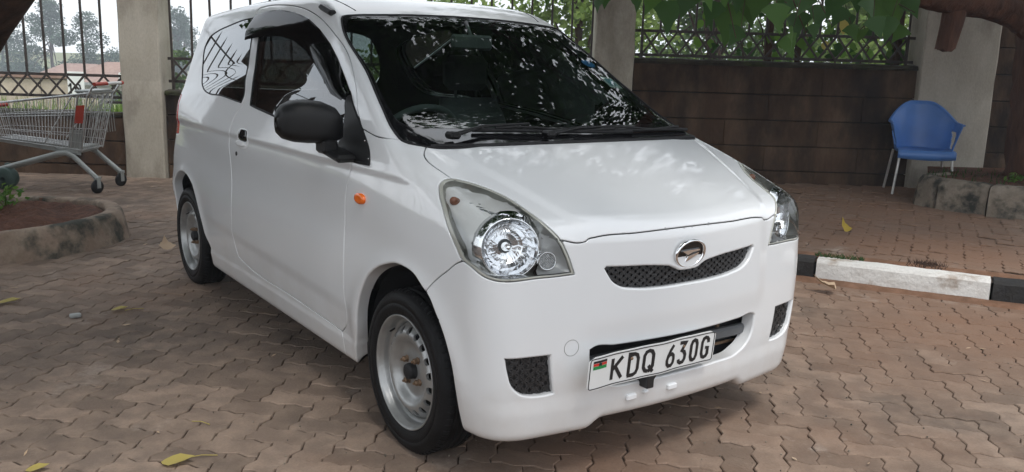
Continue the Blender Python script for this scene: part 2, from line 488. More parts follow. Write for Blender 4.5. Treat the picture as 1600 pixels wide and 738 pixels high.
def body(x, y, z):
    p = BP
    Y = np.abs(y)
    side = Y - body_width(x, z)
    t = .56 - x
    hood = z - (p[4] + p[17] * t + p[20] * t * t - p[5] * Y ** 2 - .10 * Y ** 4)
    # raised middle of the bonnet: a soft ridge running from the lamp to the windscreen foot
    yr = .41 + .34 * np.clip(.49 - x, 0, .6)
    hood = (hood - .009 * sstep(-Y, -yr - .022, -yr + .022) + .005) / 1.08
    xf = p[19] - .16 * sp(z - .45) ** 2 - .35 * sp(.42 - z) ** 2 - p[7] * Y ** 2 - p[8] * Y ** 4
    xf = xf + .006 * sstep(-Y, -.43, -.36) * sstep(z, .44, .53)             # nose panel stands proud of the corners
    xf = xf + .005 * sstep(-z, -.31, -.25)                                # lower lip
    front = x - xf
    rear = (p[15] + .03 * Y ** 2 + .08 * Y ** 4 + .03 * sp(z - .6) + .18 * sp(z - .85) ** 2) - x
    bott = (.165 + .030 * sstep(-Y, -.36, -.30) * np.clip((x - .3) / .1, 0, 1)) - z
    L = smax(hood, front, .05)
    kk = p[6] + (p[9] - p[6]) * np.clip((.85 - z) / .2, 0, 1)
    L = smax(L, side, kk)
    L = smax(L, rear, p[16])
    ws = ((z - p[10]) + .585 * (x + .083 + p[11] * Y ** 2) + .03 * (z - 1.0) * (1.43 - z)) / 1.16
    roof = z - (p[12] - p[18] * (x + 1.45) ** 2 - p[13] * Y ** 2 - .25 * Y ** 4)
    rearU = (p[15] + .03 * Y ** 2 + .08 * Y ** 4 + .03 * sp(z - .6) + .26 * sp(z - .85) ** 2) - x
    U = smax(ws, roof, .10)
    U = smax(U, side, p[14])
    U = smax(U, rearU, p[16])
    U = smax(U, .90 - z, .01)
    B = smin(L, U, .03)
    return smax(B, bott, .035)
CEN = np.array([-1.15, 0., .62]); ASC = np.array([1.7, .74, .75])

def body_normal(P):
    e = 1e-3
    g = np.stack([body(P[:, 0] + e, P[:, 1], P[:, 2]) - body(P[:, 0] - e, P[:, 1], P[:, 2]),
                  body(P[:, 0], P[:, 1] + e, P[:, 2]) - body(P[:, 0], P[:, 1] - e, P[:, 2]),
                  body(P[:, 0], P[:, 1], P[:, 2] + e) - body(P[:, 0], P[:, 1], P[:, 2] - e)], 1)
    n = np.linalg.norm(g, axis=1, keepdims=True)
    return g / np.maximum(n, 1e-9)

def to_ab(P):
    """direction from the middle of the car, flattened round the axle axis (half body, y <= 0)"""
    d = (np.asarray(P, float) - CEN) / ASC
    d = d / np.linalg.norm(d, axis=-1, keepdims=True)
    ph = np.arccos(np.clip(-d[..., 1], -1, 1))
    th = np.arctan2(d[..., 2], d[..., 0])
    return np.stack([ph * np.cos(th), ph * np.sin(th)], -1)
def from_ab(ab):
    ph = np.hypot(ab[:, 0], ab[:, 1]); th = np.arctan2(ab[:, 1], ab[:, 0])
    d = np.stack([np.sin(ph) * np.cos(th), -np.cos(ph), np.sin(ph) * np.sin(th)], -1) * ASC
    d /= np.linalg.norm(d, axis=1, keepdims=True)
    lo = np.zeros(len(d)); hi = np.full(len(d), np.nan)
    ts = np.linspace(.25, 2.3, 70)
    prev = np.full(len(d), .2)
    done = np.zeros(len(d), bool)
    for t in ts:
        P = CEN + d * t
        v = body(P[:, 0], P[:, 1], P[:, 2])
        new = (v > 0) & ~done
        hi[new] = t; lo[new] = prev[new]; done |= new
        prev[:] = t
    for _ in range(26):
        m = (lo + hi) / 2
        P = CEN + d * m[:, None]
        v = body(P[:, 0], P[:, 1], P[:, 2])
        out = v > 0
        hi = np.where(out, m, hi); lo = np.where(out, lo, m)
    return CEN + d * hi[:, None]

def surf(P):
    """nearest body point in the direction of P (any side)"""
    P = np.atleast_2d(np.asarray(P, float))
    sgn = np.where(P[:, 1] > 0, 1., -1.)
    Q = P.copy(); Q[:, 1] = -np.abs(Q[:, 1])
    X = from_ab(to_ab(Q))
    X[:, 1] *= -sgn
    return X

# ---- outlines of the panels on the right half of the body (metres, car frame)
OUT = dict(
 lamp=[(.172,-.646,.917),(.197,-.626,.914),(.247,-.584,.9),(.319,-.546,.876),(.411,-.524,.841),(.466,-.505,.809),(.489,-.477,.772),(.499,-.454,.727),(.506,-.431,.667),(.497,-.495,.665),(.487,-.558,.665),(.48,-.601,.663),(.468,-.643,.662),(.45,-.672,.665),(.423,-.695,.675),(.384,-.71,.696),(.347,-.716,.709),(.315,-.717,.738),(.275,-.717,.781),(.224,-.708,.837),(.179,-.694,.879),(.159,-.679,.902),(.160,-.663,.913)],
 grille=[(.54,0,.643),(.54,-.040,.646),(.538,-.062,.656),(.536,-.082,.663),(.535,-.11,.667),(.533,-.165,.673),(.526,-.258,.679),(.517,-.325,.684),(.519,-.334,.676),(.520,-.320,.654),(.523,-.303,.632),(.527,-.275,.615),(.533,-.212,.602),(.539,-.115,.595),(.541,0,.594)],
 intake=[(.541,0,.434),(.541,-.15,.4355),(.530,-.28,.4385),(.523,-.360,.441),(.522,-.374,.434),(.521,-.372,.400),(.521,-.360,.356),(.523,-.333,.326),(.527,-.287,.305),(.535,-.17,.299),(.541,0,.298)],
 fog=[(.47,-.648,.441),(.503,-.504,.437),(.503,-.485,.311),(.498,-.511,.309),(.485,-.595,.322),(.479,-.622,.345),(.474,-.640,.393)],
 wsout=[(-.836,0,1.440),(-.838,-.165,1.438),(-.845,-.373,1.430),(-.852,-.480,1.424),(-.850,-.527,1.412),(-.808,-.549,1.386),(-.5,-.592,1.204),(-.327,-.624,1.098),(-.183,-.650,1.024),(-.125,-.655,1.004),(-.038,-.616,.990),(-.002,-.372,.988),(.002,-.2,.988),(.003,0,.988)],
 wsin=[(-.815,0,1.428),(-.818,-.165,1.426),(-.824,-.373,1.418),(-.832,-.500,1.402),(-.80,-.530,1.380),(-.5,-.573,1.203),(-.327,-.600,1.101),(-.222,-.606,1.052),(-.182,-.585,1.036),(-.150,-.458,1.034),(-.128,-.214,1.034),(-.125,0,1.034)],
 qglass=[(-1.777,-.556,1.435),(-1.909,-.558,1.430),(-2.127,-.565,1.405),(-2.324,-.572,1.375),(-2.430,-.581,1.345),(-2.468,-.597,1.295),(-2.420,-.626,1.202),(-2.313,-.666,1.097),(-2.265,-.671,1.080),(-1.929,-.679,1.061),(-1.641,-.684,1.045),(-1.624,-.677,1.072),(-1.662,-.653,1.153),(-1.724,-.603,1.295)],
 dlo=[(-1.507,-.685,1.041),(-1.539,-.659,1.133),(-1.608,-.614,1.261),(-1.652,-.577,1.377),(-1.665,-.555,1.438),(-1.614,-.550,1.455),(-1.478,-.549,1.458),(-1.284,-.555,1.443),(-1.122,-.564,1.415),(-.961,-.580,1.366),(-.823,-.598,1.311),(-.714,-.615,1.254),(-.599,-.637,1.183),(-.536,-.649,1.143),(-.477,-.663,1.099),(-.372,-.684,1.035),(-.252,-.709,.941),(-.241,-.715,.914),(-.378,-.715,.912),(-.629,-.710,.936),(-1.185,-.692,1.012)],
 sail=[(-.552,-.655,1.124),(-.532,-.649,1.146),(-.477,-.663,1.099),(-.372,-.684,1.035),(-.252,-.709,.941),(-.241,-.715,.914),(-.298,-.715,.910),(-.378,-.715,.910),(-.537,-.713,.920),(-.510,-.700,.980),(-.518,-.678,1.058)],
 archF=[(-.380,-.69,.12),(-.377,-.701,.19),(-.325,-.728,.311),(-.304,-.73,.409),(-.266,-.73,.492),(-.201,-.73,.565),(-.109,-.73,.61),(-.011,-.73,.633),(.069,-.73,.629),(.146,-.73,.594),(.18,-.73,.576),(.223,-.73,.534),(.274,-.73,.474),(.307,-.723,.396),(.318,-.71,.299),(.319,-.695,.224),(.313,-.676,.176),(.30,-.60,.12),(.28,-.42,.165),(-.36,-.42,.165)],
 archR=[(-2.085,-.68,.15),(-2.076,-.715,.281),(-2.11,-.723,.326),(-2.139,-.732,.393),(-2.178,-.737,.467),(-2.232,-.738,.539),(-2.296,-.738,.59),(-2.366,-.737,.618),(-2.454,-.736,.632),(-2.532,-.736,.623),(-2.62,-.735,.575),(-2.69,-.735,.49),(-2.725,-.73,.39),(-2.735,-.72,.28),(-2.73,-.68,.15),(-2.70,-.45,.165),(-2.10,-.45,.165)],
 hood=[(.003,0,.988),(.002,-.2,.988),(-.002,-.372,.988),(-.040,-.612,.990),(-.022,-.628,.983),(.002,-.645,.971),(.030,-.653,.959),(.07,-.655,.946),(.124,-.651,.931),(.174,-.647,.916),(.30,-.61,.85),(.45,-.53,.78),(.492,-.468,.768),(.501,-.413,.757),(.503,-.394,.760),(.503,-.386,.766),(.505,-.362,.770),(.518,-.209,.772),(.523,-.061,.774),(.523,0,.774)],
 bumper=[(.46,0,.815),(.43,-.30,.815),(.40,-.45,.81),(.42,-.58,.75),(.40,-.69,.72),(.347,-.716,.704),(.276,-.724,.660),(.218,-.730,.618),(.177,-.740,.575),(.10,-.73,.45),(.22,-.70,.17),(.24,0,.165)],
 door=[(-1.793,-.550,1.452),(-1.712,-.614,1.260),(-1.620,-.685,1.041),(-1.683,-.699,.984),(-1.703,-.713,.924),(-1.710,-.717,.861),(-1.680,-.732,.746),(-1.648,-.737,.632),(-1.638,-.735,.494),(-1.645,-.727,.383),(-1.611,-.721,.322),(-1.465,-.719,.300),(-.953,-.718,.288),(-.470,-.714,.272),(-.432,-.718,.300),(-.409,-.732,.444),(-.403,-.737,.572),(-.404,-.735,.701),(-.405,-.726,.802),(-.381,-.717,.892),(-.378,-.715,.912),(-.340,-.699,.984),(-.445,-.663,1.096),(-.487,-.647,1.155),(-.549,-.629,1.211),(-.658,-.603,1.286),(-.814,-.585,1.357),(-1.013,-.562,1.424),(-1.213,-.548,1.465),(-1.440,-.539,1.482),(-1.677,-.537,1.482),(-1.765,-.542,1.472)],
 fender=[(.45,-.60,.70),(.33,-.70,.55),(.0,-.73,.45),(-.25,-.70,.10),(-.46,-.70,.10),(-.466,-.714,.262),(-.56,-.72,.42),(-.60,-.72,.80),(-.50,-.70,.93),(-.42,-.69,1.00),(-.352,-.687,1.025),(-.212,-.687,1.007),(-.154,-.661,1.006),(-.10,-.60,1.03),(.02,-.52,.98),(.15,-.50,.94),(.30,-.52,.88)],
 rearglass=[(-2.66,0,1.40),(-2.65,-.44,1.385),(-2.66,-.49,1.36),(-2.72,-.545,1.09),(-2.73,-.52,1.065),(-2.76,0,1.05)],
 tail=[(-2.71,-.665,1.03),(-2.66,-.675,1.03),(-2.655,-.70,.93),(-2.665,-.72,.82),(-2.74,-.69,.81),(-2.79,-.60,.82),(-2.775,-.58,.92),(-2.755,-.56,1.03)],
)
OPEN_HALF = {'grille', 'intake', 'wsout', 'wsin', 'hood', 'bumper', 'rearglass'}     # both ends lie on the middle line
SHARP = math.cos(R(48))

def smooth_loop(P3, closed=True, step=.010):
    A = to_ab(np.array(P3, float))
    n = len(A)
    corner = []
    for i in range(n):
        if not closed and i in (0, n - 1): corner.append(True); continue
        a = A[i] - A[i - 1]; b = A[(i + 1) % n] - A[i]
        c = (a @ b) / max(np.linalg.norm(a) * np.linalg.norm(b), 1e-9)
        corner.append(c < SHARP)
    out = []
    for i in range(n if closed else n - 1):
        p1, p2 = A[i], A[(i + 1) % n]
        p0 = 2 * p1 - p2 if corner[i] else A[i - 1]
        p3 = 2 * p2 - p1 if corner[(i + 1) % n] else A[(i + 2) % n]
        L = np.linalg.norm(p2 - p1)
        k = max(1, int(round(L / step)))
        # centripetal style tangents keep uneven points from swinging out
        d1 = np.linalg.norm(p1 - p0) + 1e-9; d2 = L + 1e-9; d3 = np.linalg.norm(p3 - p2) + 1e-9
        m1 = ((p1 - p0) / d1 * d2 + (p2 - p1) / d2 * d1) / (d1 + d2) * L
        m2 = ((p2 - p1) / d2 * d3 + (p3 - p2) / d3 * d2) / (d2 + d3) * L
        for j in range(k):
            t = j / k
            out.append((2*t**3-3*t*t+1)*p1 + (t**3-2*t*t+t)*m1 + (-2*t**3+3*t*t)*p2 + (t**3-t*t)*m2)
    if not closed: out.append(A[-1])
    return np.array(out)

def in_poly(P, poly):
    x, y = P[:, 0], P[:, 1]
    ins = np.zeros(len(P), bool)
    j = len(poly) - 1
    for i in range(len(poly)):
        xi, yi = poly[i]; xj, yj = poly[j]
        if yi != yj:
            c = ((yi > y) != (yj > y)) & (x < (xj - xi) * (y - yi) / (yj - yi) + xi)
            ins ^= c
        j = i
    return ins

def inset(poly, d):
    n = len(poly)
    ar = np.sum(poly[:, 0] * np.roll(poly[:, 1], -1) - np.roll(poly[:, 0], -1) * poly[:, 1])
    s = 1 if ar > 0 else -1
    t = np.roll(poly, -2, 0) - np.roll(poly, 2, 0)
    t /= np.maximum(np.linalg.norm(t, axis=1, keepdims=True), 1e-9)
    q = poly + s * d * np.stack([-t[:, 1], t[:, 0]], 1)
    # drop points the offset has folded over
    keep = [i for i in range(n) if np.min(np.hypot(*(poly - q[i]).T)) > d * .92]
    return q[keep]

def build_shell():
    HP = math.pi / 2
    loops = {}
    for k, v in OUT.items():
        L = smooth_loop(v, k not in OPEN_HALF)
        if k in OPEN_HALF:                     # snap both ends to the middle line
            for e in (0, -1):
                L[e] *= HP / np.hypot(*L[e])
        loops[k] = L
    loops['lampin'] = inset(loops['lamp'], .0105)
    coords, edges = [], []
    def add_poly(L, closed):
        o = len(coords)
        coords.extend(L.tolist())
        n = len(L)
        for i in range(n if closed else n - 1): edges.append((o + i, o + (i + 1) % n))
    for k, L in loops.items(): add_poly(L, k not in OPEN_HALF)
    nr = 560
    th = np.linspace(0, 2 * math.pi, nr, endpoint=False)
    rim = np.stack([HP * np.cos(th), HP * np.sin(th)], 1)
    ends = np.array([L[e] for k, L in loops.items() if k in OPEN_HALF for e in (0, -1)])
    te = np.mod(np.arctan2(ends[:, 1], ends[:, 0]), 2 * math.pi)
    th = np.array([t for t in th if np.min(np.abs(te - t)) > .004])
    allt = np.concatenate([th, te])
    rim = np.concatenate([np.stack([HP * np.cos(th), HP * np.sin(th)], 1), ends])[np.argsort(allt)]     # the very same end points, so nothing doubles up
    add_poly(rim, True)
    C0 = np.array(coords)
    h = .0122
    gy = np.arange(-HP, HP, h * .866)
    pts = []
    for r_, y in enumerate(gy):
        xs = np.arange(-HP, HP, h) + (h / 2 if r_ % 2 else 0)
        pts.append(np.stack([xs, np.full_like(xs, y)], 1))
    G = np.concatenate(pts)
    G = G[np.hypot(G[:, 0], G[:, 1]) < HP - .006]
    # no grid point close to an outline
    cell = {}
    for p in C0: cell.setdefault((int(p[0] // .02), int(p[1] // .02)), []).append(p)
    keep = np.ones(len(G), bool)
    for i, p in enumerate(G):
        cx, cy = int(p[0] // .02), int(p[1] // .02)
        for a in (-1, 0, 1):
            for b in (-1, 0, 1):
                for q in cell.get((cx + a, cy + b), ()):
                    if (q[0] - p[0]) ** 2 + (q[1] - p[1]) ** 2 < .0068 ** 2: keep[i] = False
    G = G[keep]
    allp = [Vector(p) for p in np.concatenate([C0, G])]
    V, E, F, *_ = delaunay_2d_cdt(allp, edges, [], 0, 1e-6, False)
    V = np.array([tuple(v) for v in V]); F = np.array([f for f in F if len(f) == 3])
    rr = np.hypot(V[:, 0], V[:, 1])
    cen = V[F].mean(1)
    F = F[np.hypot(cen[:, 0], cen[:, 1]) < HP]; cen = V[F].mean(1)
    mid = rr > HP - 1e-4
    V[mid] *= (HP / rr[mid])[:, None]
    P = from_ab(V)
    P[mid, 1] = 0
    N = body_normal(P)
    N[mid, 1] = 0; N /= np.linalg.norm(N, axis=1, keepdims=True)
    lab = np.full(len(F), 'shell', dtype=object)
    closed = {}
    for k, L in loops.items():
        if k in OPEN_HALF:                     # close over the outside of the disc
            a0 = math.atan2(L[-1][1], L[-1][0]); a1 = math.atan2(L[0][1], L[0][0])
            da = (a1 - a0 + math.pi) % (2 * math.pi) - math.pi
            arc = [(1.75 * math.cos(a0 + da * t), 1.75 * math.sin(a0 + da * t)) for t in np.linspace(0, 1, 24)]
            closed[k] = np.concatenate([L, arc])
        else: closed[k] = L
    ins = {k: in_poly(cen, c) for k, c in closed.items()}
    for k in ('fender', 'bumper', 'door', 'hood', 'tail', 'qglass', 'rearglass'): lab[ins[k]] = k
    lab[ins['dlo']] = 'door_glass'
    lab[ins['wsout']] = 'frit'
    lab[ins['wsin'] & ins['wsout']] = 'windscreen'
    lab[ins['sail']] = 'sail'
    lab[ins['lamp']] = 'lens_rim'
    lab[ins['lampin'] & ins['lamp']] = 'lens'
    for k in ('grille', 'intake', 'fog', 'archF', 'archR'): lab[ins[k]] = 'hole_' + k
    cp = P[F].mean(1); cn = N[F].mean(1)
    under = (cn[:, 2] < -.8) & (cp[:, 2] < .21) & np.isin(lab.astype(str), ['shell', 'bumper', 'fender', 'door'])
    lab[under & (cp[:, 0] < .24)] = 'underbody'
    # orientation: counter-clockwise seen from outside
    fn = np.cross(P[F[:, 1]] - P[F[:, 0]], P[F[:, 2]] - P[F[:, 0]])
    if np.sum(np.einsum('ij,ij->i', fn, cn)) < 0: F = F[:, ::-1].copy()    # the flat layout winds one way throughout
    holes = np.concatenate([loops[k] for k in ('grille', 'intake', 'fog', 'archF', 'archR')])
    return V, P, N, F, lab, mid, holes

SV, SP, SN, SF, SLAB, SMID, SHOLES = build_shell()

def panel_data(names, shift=.0016, roll=.0028, depth=.020, hole_roll=.007, hole_depth=.040, flange=True):
    sel = np.isin(SLAB.astype(str), names)
    F = SF[sel]
    used = np.unique(F)
    loc = -np.ones(len(SP), int); loc[used] = np.arange(len(used))
    P = SP[used].copy(); N = SN[used].copy(); ab = SV[used]; mid = SMID[used]
    f = loc[F]
    cnt = {}
    for t in f:
        for a, b in ((t[0], t[1]), (t[1], t[2]), (t[2], t[0])):
            cnt[(a, b)] = cnt.get((a, b), 0) + 1
    border = [(a, b) for (a, b) in cnt if (b, a) not in cnt and not (mid[a] and mid[b])]
    verts = P; norms = N; faces = [tuple(t) for t in f]
    if flange and border:
        out = np.zeros_like(P)
        for a, b in border:
            e = P[b] - P[a]
            nn = N[a] + N[b]
            o = np.cross(e, nn); L = np.linalg.norm(o)
            if L > 1e-12:
                o = o / L
                out[a] += o; out[b] += o
        bv = np.unique(np.array(border).ravel())
        for i in bv:
            if mid[i]: out[i, 1] = 0
        out[bv] -= N[bv] * np.einsum('ij,ij->i', out[bv], N[bv])[:, None]
        out[bv] /= np.maximum(np.linalg.norm(out[bv], axis=1, keepdims=True), 1e-9)
        ish = np.array([np.min((SHOLES[:, 0] - ab[i, 0]) ** 2 + (SHOLES[:, 1] - ab[i, 1]) ** 2) < 1e-8 for i in bv])
        rl = np.where(ish, hole_roll, roll)[:, None]; dp = np.where(ish, hole_depth, depth)[:, None]
        sh = np.where(ish, .0035, shift + roll)[:, None]
        base = P[bv] - out[bv] * sh
        verts = P.copy(); verts[bv] = base
        rows = []; rn = []
        for th in (30, 60, 90):
            c, s = math.cos(R(th)), math.sin(R(th))
            rows.append(base + out[bv] * rl * s - N[bv] * rl * (1 - c)); rn.append(N[bv] * c + out[bv] * s)
        rows.append(rows[-1] - N[bv] * dp); rn.append(out[bv])
        k0 = len(verts); m = len(bv)
        pos = {v: i for i, v in enumerate(bv)}
        verts = np.concatenate([verts] + rows); norms = np.concatenate([norms] + rn)
        for a, b in border:
            ia, ib = pos[a], pos[b]
            prev = (a, b)
            for r_ in range(4):
                cur = (k0 + r_ * m + ia, k0 + r_ * m + ib)
                faces.append((prev[1], prev[0], cur[0], cur[1]))
                prev = cur
        mid = np.concatenate([mid] + [mid[bv]] * 4)
    return verts, norms, faces, mid

def mesh_np(name, verts, norms, faces):
    me = bpy.data.meshes.new(name)
    me.from_pydata([tuple(v) for v in verts], [], faces)
    me.polygons.foreach_set('use_smooth', [True] * len(me.polygons))
    me.update()
    if norms is not None:
        me.normals_split_custom_set_from_vertices([tuple(n) for n in norms])
    return me

def mirror(d):
    v, n, f, mid = d
    q = np.array([1., -1., 1.])
    return v * q, n * q, [t[::-1] for t in f], mid

def both(d):
    """a panel that crosses the middle line: right half + mirrored half, welded"""
    v, n, f, mid = d
    v2, n2, f2, _ = mirror(d)
    k = len(v)
    remap = np.empty(k, int); add = []
    for i in range(k):
        if mid[i] and abs(v[i, 1]) < 1e-4: remap[i] = i
        else: remap[i] = k + len(add); add.append(i)
    return np.concatenate([v, v2[add]]), np.concatenate([n, n2[add]]), f + [tuple(remap[j] for j in t) for t in f2], None

def panel(name, names, mat, parent=CAR, central=False, label=None, **kw):
    d = panel_data(names, **kw)
    res = []
    if central:
        v, n, f, _ = both(d)
        res.append(link_mesh(name, mesh_np(name, v, n, f), mat, parent))
    else:
        for dd in (d, mirror(d)):
            res.append(link_mesh(name, mesh_np(name, dd[0], dd[1], dd[2]), mat, parent))
    if label: tag(res[0], label)
    return res

panel('body_shell', ['shell'], M['paint'], central=True)
panel('bonnet', ['hood'], M['paint'], central=True)
BUMPER = panel('front_bumper', ['bumper'], M['paint'], central=True)[0]
panel('front_wing', ['fender'], M['paint'])
DOORS = panel('door', ['door'], M['paint'])
panel('underbody', ['underbody'], M['liner'], central=True, flange=False)
WS = panel('windscreen', ['windscreen'], M['windscreen'], central=True, flange=False)[0]
panel('windscreen_surround', ['frit'], M['black_gloss'], parent=WS, central=True, shift=.0005, roll=.002, depth=.01)
DG = panel('door_glass', ['door_glass'], M['side_glass'], shift=.0, roll=.001, depth=.006)
for d_, g_ in zip(DOORS, DG): g_.parent = d_
panel('rear_side_glass', ['qglass'], M['side_glass'], shift=.001, roll=.002, depth=.006)
panel('rear_window', ['rearglass'], M['side_glass'], central=True, shift=.001, roll=.002, depth=.006)
panel('mirror_sail', ['sail'], M['black_plastic'], shift=.0006, roll=.003, depth=.01)
panel('tail_lamp', ['tail'], M['tail_red'], shift=.001, roll=.004, depth=.02)

# dark inner skin behind all painted panels, so that the shut lines and the arches read dark
def inner_skin():
    keep = ~np.isin(SLAB.astype(str), ['windscreen', 'door_glass', 'qglass', 'rearglass', 'lens', 'lens_rim', 'hole_grille', 'hole_intake', 'hole_fog', 'hole_archF', 'hole_archR', 'underbody'])
    F = SF[keep][:, ::-1]
    used = np.unique(F); loc = -np.ones(len(SP), int); loc[used] = np.arange(len(used))
    v = SP[used] - SN[used] * .034
    v[SMID[used], 1] = 0
    return v, -SN[used], [tuple(t) for t in loc[F]], SMID[used]
v_, n_, f_, _m = both(inner_skin())
link_mesh('inner_lining', mesh_np('inner_lining', v_, n_, f_), M['liner'], CAR)

# rubber seals along the glass
def seal(name, loop, rad, parent, off=.0, closed=True, mat='rubber', central=False):
    L = smooth_loop(OUT[loop], closed, .02)
    if not closed:
        for e in (0, -1): L[e] *= (math.pi / 2) / np.hypot(*L[e])
    P = from_ab(L); N = body_normal(P)
    P = P + N * off
    if not closed: P[0, 1] = P[-1, 1] = 0
    for s in (1, -1):
        mb = MB(); Q = [tuple(p * np.array([1, s, 1])) for p in P]
        if closed: Q = Q + Q[:2]
        mb.tube(Q, rad, 6, caps=False)
        mb.build(name, M[mat], parent[0 if s == 1 else 1] if isinstance(parent, (list, tuple)) else parent)
        if central and s == 1: continue
seal('window_seal', 'dlo', .0048, DOORS)
seal('window_seal', 'qglass', .0035, CAR)
seal('windscreen_seal', 'wsout', .0042, WS, closed=False)

# ---------------------------------------------------------------- head lamps (built on the right, mirrored)
def flip_obj(o):
    """mirror the mesh of a copied part to the car's other side"""
    me = o.data.copy()
    n = len(me.vertices)
    co = np.empty(n * 3); me.vertices.foreach_get('co', co); co = co.reshape(-1, 3); co[:, 1] *= -1
    me.vertices.foreach_set('co', co.ravel())
    me.flip_normals()
    o.data = me
def mirrored(o, parent):
    c = o.copy(); COL.objects.link(c); c.parent = parent; flip_obj(c)
    for ch in list(o.children): mirrored(ch, c)
    return c

def lamp_right():
    d = panel_data(['lens'], flange=False)
    lens = link_mesh('headlamp', mesh_np('headlamp', d[0] + d[1] * .001, d[1], d[2]), M['lens'], CAR)
    d = panel_data(['lens_rim'], shift=.001, roll=.003, depth=.05)
    link_mesh('lamp_rim', mesh_np('lamp_rim', d[0], d[1], d[2]), M['lens_rim'], lens)
    # housing: the lens outline carried 70 mm into the body
    sel = np.isin(SLAB.astype(str), ['lens'])
    F = SF[sel]; used = np.unique(F); loc = -np.ones(len(SP), int); loc[used] = np.arange(len(used))
    P = SP[used]; N = SN[used]; f = [tuple(t) for t in loc[F]]
    cnt = {}
    for t in f:
        for e in ((t[0], t[1]), (t[1], t[2]), (t[2], t[0])): cnt[e] = 1
    bor = [e for e in cnt if (e[1], e[0]) not in cnt]
    bvs = np.unique(np.array(bor).ravel())
    dist = np.min(np.linalg.norm(P[:, None, :] - P[bvs][None], axis=2), 1)
    back = np.array([-.95, .22, -.05])
    dep = .010 + .062 * np.clip(dist / .060, 0, 1) ** .6
    Q0 = P[:, 2] * 1.0
    dep = dep + .0035 * np.sin((P[:, 1] * .55 + P[:, 0] * .8) * 2 * np.pi / .011) * np.clip((P[:, 2] - .80) / .03, 0, 1)   # moulded flutes in the indicator corner
    Q = P + back * dep[:, None]
    A0 = np.array(Vector((.92, -.36, .10)).normalized()); C0 = np.array([.447, -.612, .747]) - A0 * .026
    rad = np.linalg.norm((Q - C0) - ((Q - C0) @ A0)[:, None] * A0, axis=1)
    f = [t for t in f if min(rad[i] for i in t) > .092]                # the bowl and its ring take this place
    me = bpy.data.meshes.new('lamp_housing'); me.from_pydata([tuple(p) for p in Q], [], f)
    me.polygons.foreach_set('use_smooth', [True] * len(me.polygons)); me.update()
    link_mesh('lamp_housing', me, M['lamp_grey'], lens)
    ax = Vector((.92, -.36, .10)).normalized()
    c = Vector((.447, -.612, .747)) - ax * .026
    m = MB()                                     # broad polished ring round the bowl
    m.lathe([(.0800, -.010), (.0815, .000), (.0835, .0015), (.0865, -.001), (.098, -.012), (.106, -.026)], c, ax, 72)
    m.build('reflector_ring', M['chrome'], lens)
    m = MB()                                     # bowl of many small mirror facets
    n = 32
    s_, u_ = frame(ax)[1:]
    fq = random.Random(21)
    prof = [(.081, -.002), (.077, -.014), (.070, -.028), (.061, -.040), (.050, -.051), (.038, -.059), (.026, -.065), (.019, -.068)]
    vs, fs = [], []
    for i, (r_, h_) in enumerate(prof):
        for k in range(n):
            t = 2 * math.pi * (k + (.5 if i % 2 and i > 2 else 0)) / n
            fl = 1 + (.008 * math.cos(k * math.pi) if math.sin(t) > -.3 or i < 2 else .006) * (r_ / .08) + fq.uniform(-.0025, .0025)
            vs.append(c + ax * (h_ + fq.uniform(-.0002, .0002)) + s_ * (r_ * fl * math.cos(t)) + u_ * (r_ * fl * math.sin(t)))
    for i in range(len(prof) - 1):
        for k in range(n): fs.append((i * n + k, i * n + (k + 1) % n, (i + 1) * n + (k + 1) % n, (i + 1) * n + k))
    m.add(vs, fs, False)
    m.build('reflector_bowl', M['reflector'], lens)
    m = MB(); m.lathe([(.020, -.066), (.014, -.078), (.0, -.078)], c, ax, 24); m.build('bulb_seat', M['dash'], lens)
    m = MB()
    m.lathe([(.013, -.075), (.013, -.050), (.009, -.046), (.009, -.026), (.0085, -.022), (.005, -.0185), (.0, -.018)], c, ax, 20)
    m.build('bulb', M['chrome'], lens)
    c2 = Vector((.487, -.516, .711)) - ax * .014
    m = MB(); m.lathe([(.021, .004), (.024, .010), (.027, .009), (.0275, .0), (.0275, -.03)], c2, ax, 40); m.build('side_lamp_ring', M['chrome'], lens)
    m = MB()
    n = 26; vs, fs = [], []
    for i in range(n + 1):
        for j in range(n + 1):
            a, b = -1 + 2 * i / n, -1 + 2 * j / n
            r0 = math.hypot(a, b); mx = max(abs(a), abs(b))
            if r0 > 0: a, b = a * mx / r0, b * mx / r0
            hgt = .004 + .0022 * math.sin(a * 19) * math.sin(b * 19)
            vs.append(c2 + ax * hgt + s_ * (a * .0215) + u_ * (b * .0215))
    for i in range(n):
        for j in range(n): fs.append((i * (n + 1) + j, (i + 1) * (n + 1) + j, (i + 1) * (n + 1) + j + 1, i * (n + 1) + j + 1))
    m.add(vs, fs, True); m.build('side_lamp_lens', M['lamp_glassy'], lens)
    # indicator chamber in the upper corner: fluted bright back with an amber bulb cover
    m = MB()
    bx = Vector((-.10, -.60, .78)).normalized()
    for k in range(6):
        p0 = surf([(.205 + .018 * k, -.690 + .010 * k, .872 - .004 * k)])[0]; p1 = surf([(.255 + .018 * k, -.655 + .012 * k, .888 - .012 * k)])[0]
        off = np.array([-.030, .030, -.022])
        m.tube([tuple(p0 + off), tuple((p0 + p1) / 2 + off * .9), tuple(p1 + off)], .0075, 6)
    m.build('indicator_reflector', M['reflector'], lens)
    m = MB()
    p = surf([(.235, -.685, .862)])[0] + np.array([-.012, .016, -.006])
    a_, s2, u2 = frame((.5, -.8, .3))
    m.lathe([(.0, .010), (.008, .009), (.012, .004), (.013, -.004), (.013, -.02)], tuple(p), a_, 20)
    m.build('indicator_bulb', M['amber_dull'], lens)
    return lens
LR = lamp_right()
mirrored(LR, CAR)

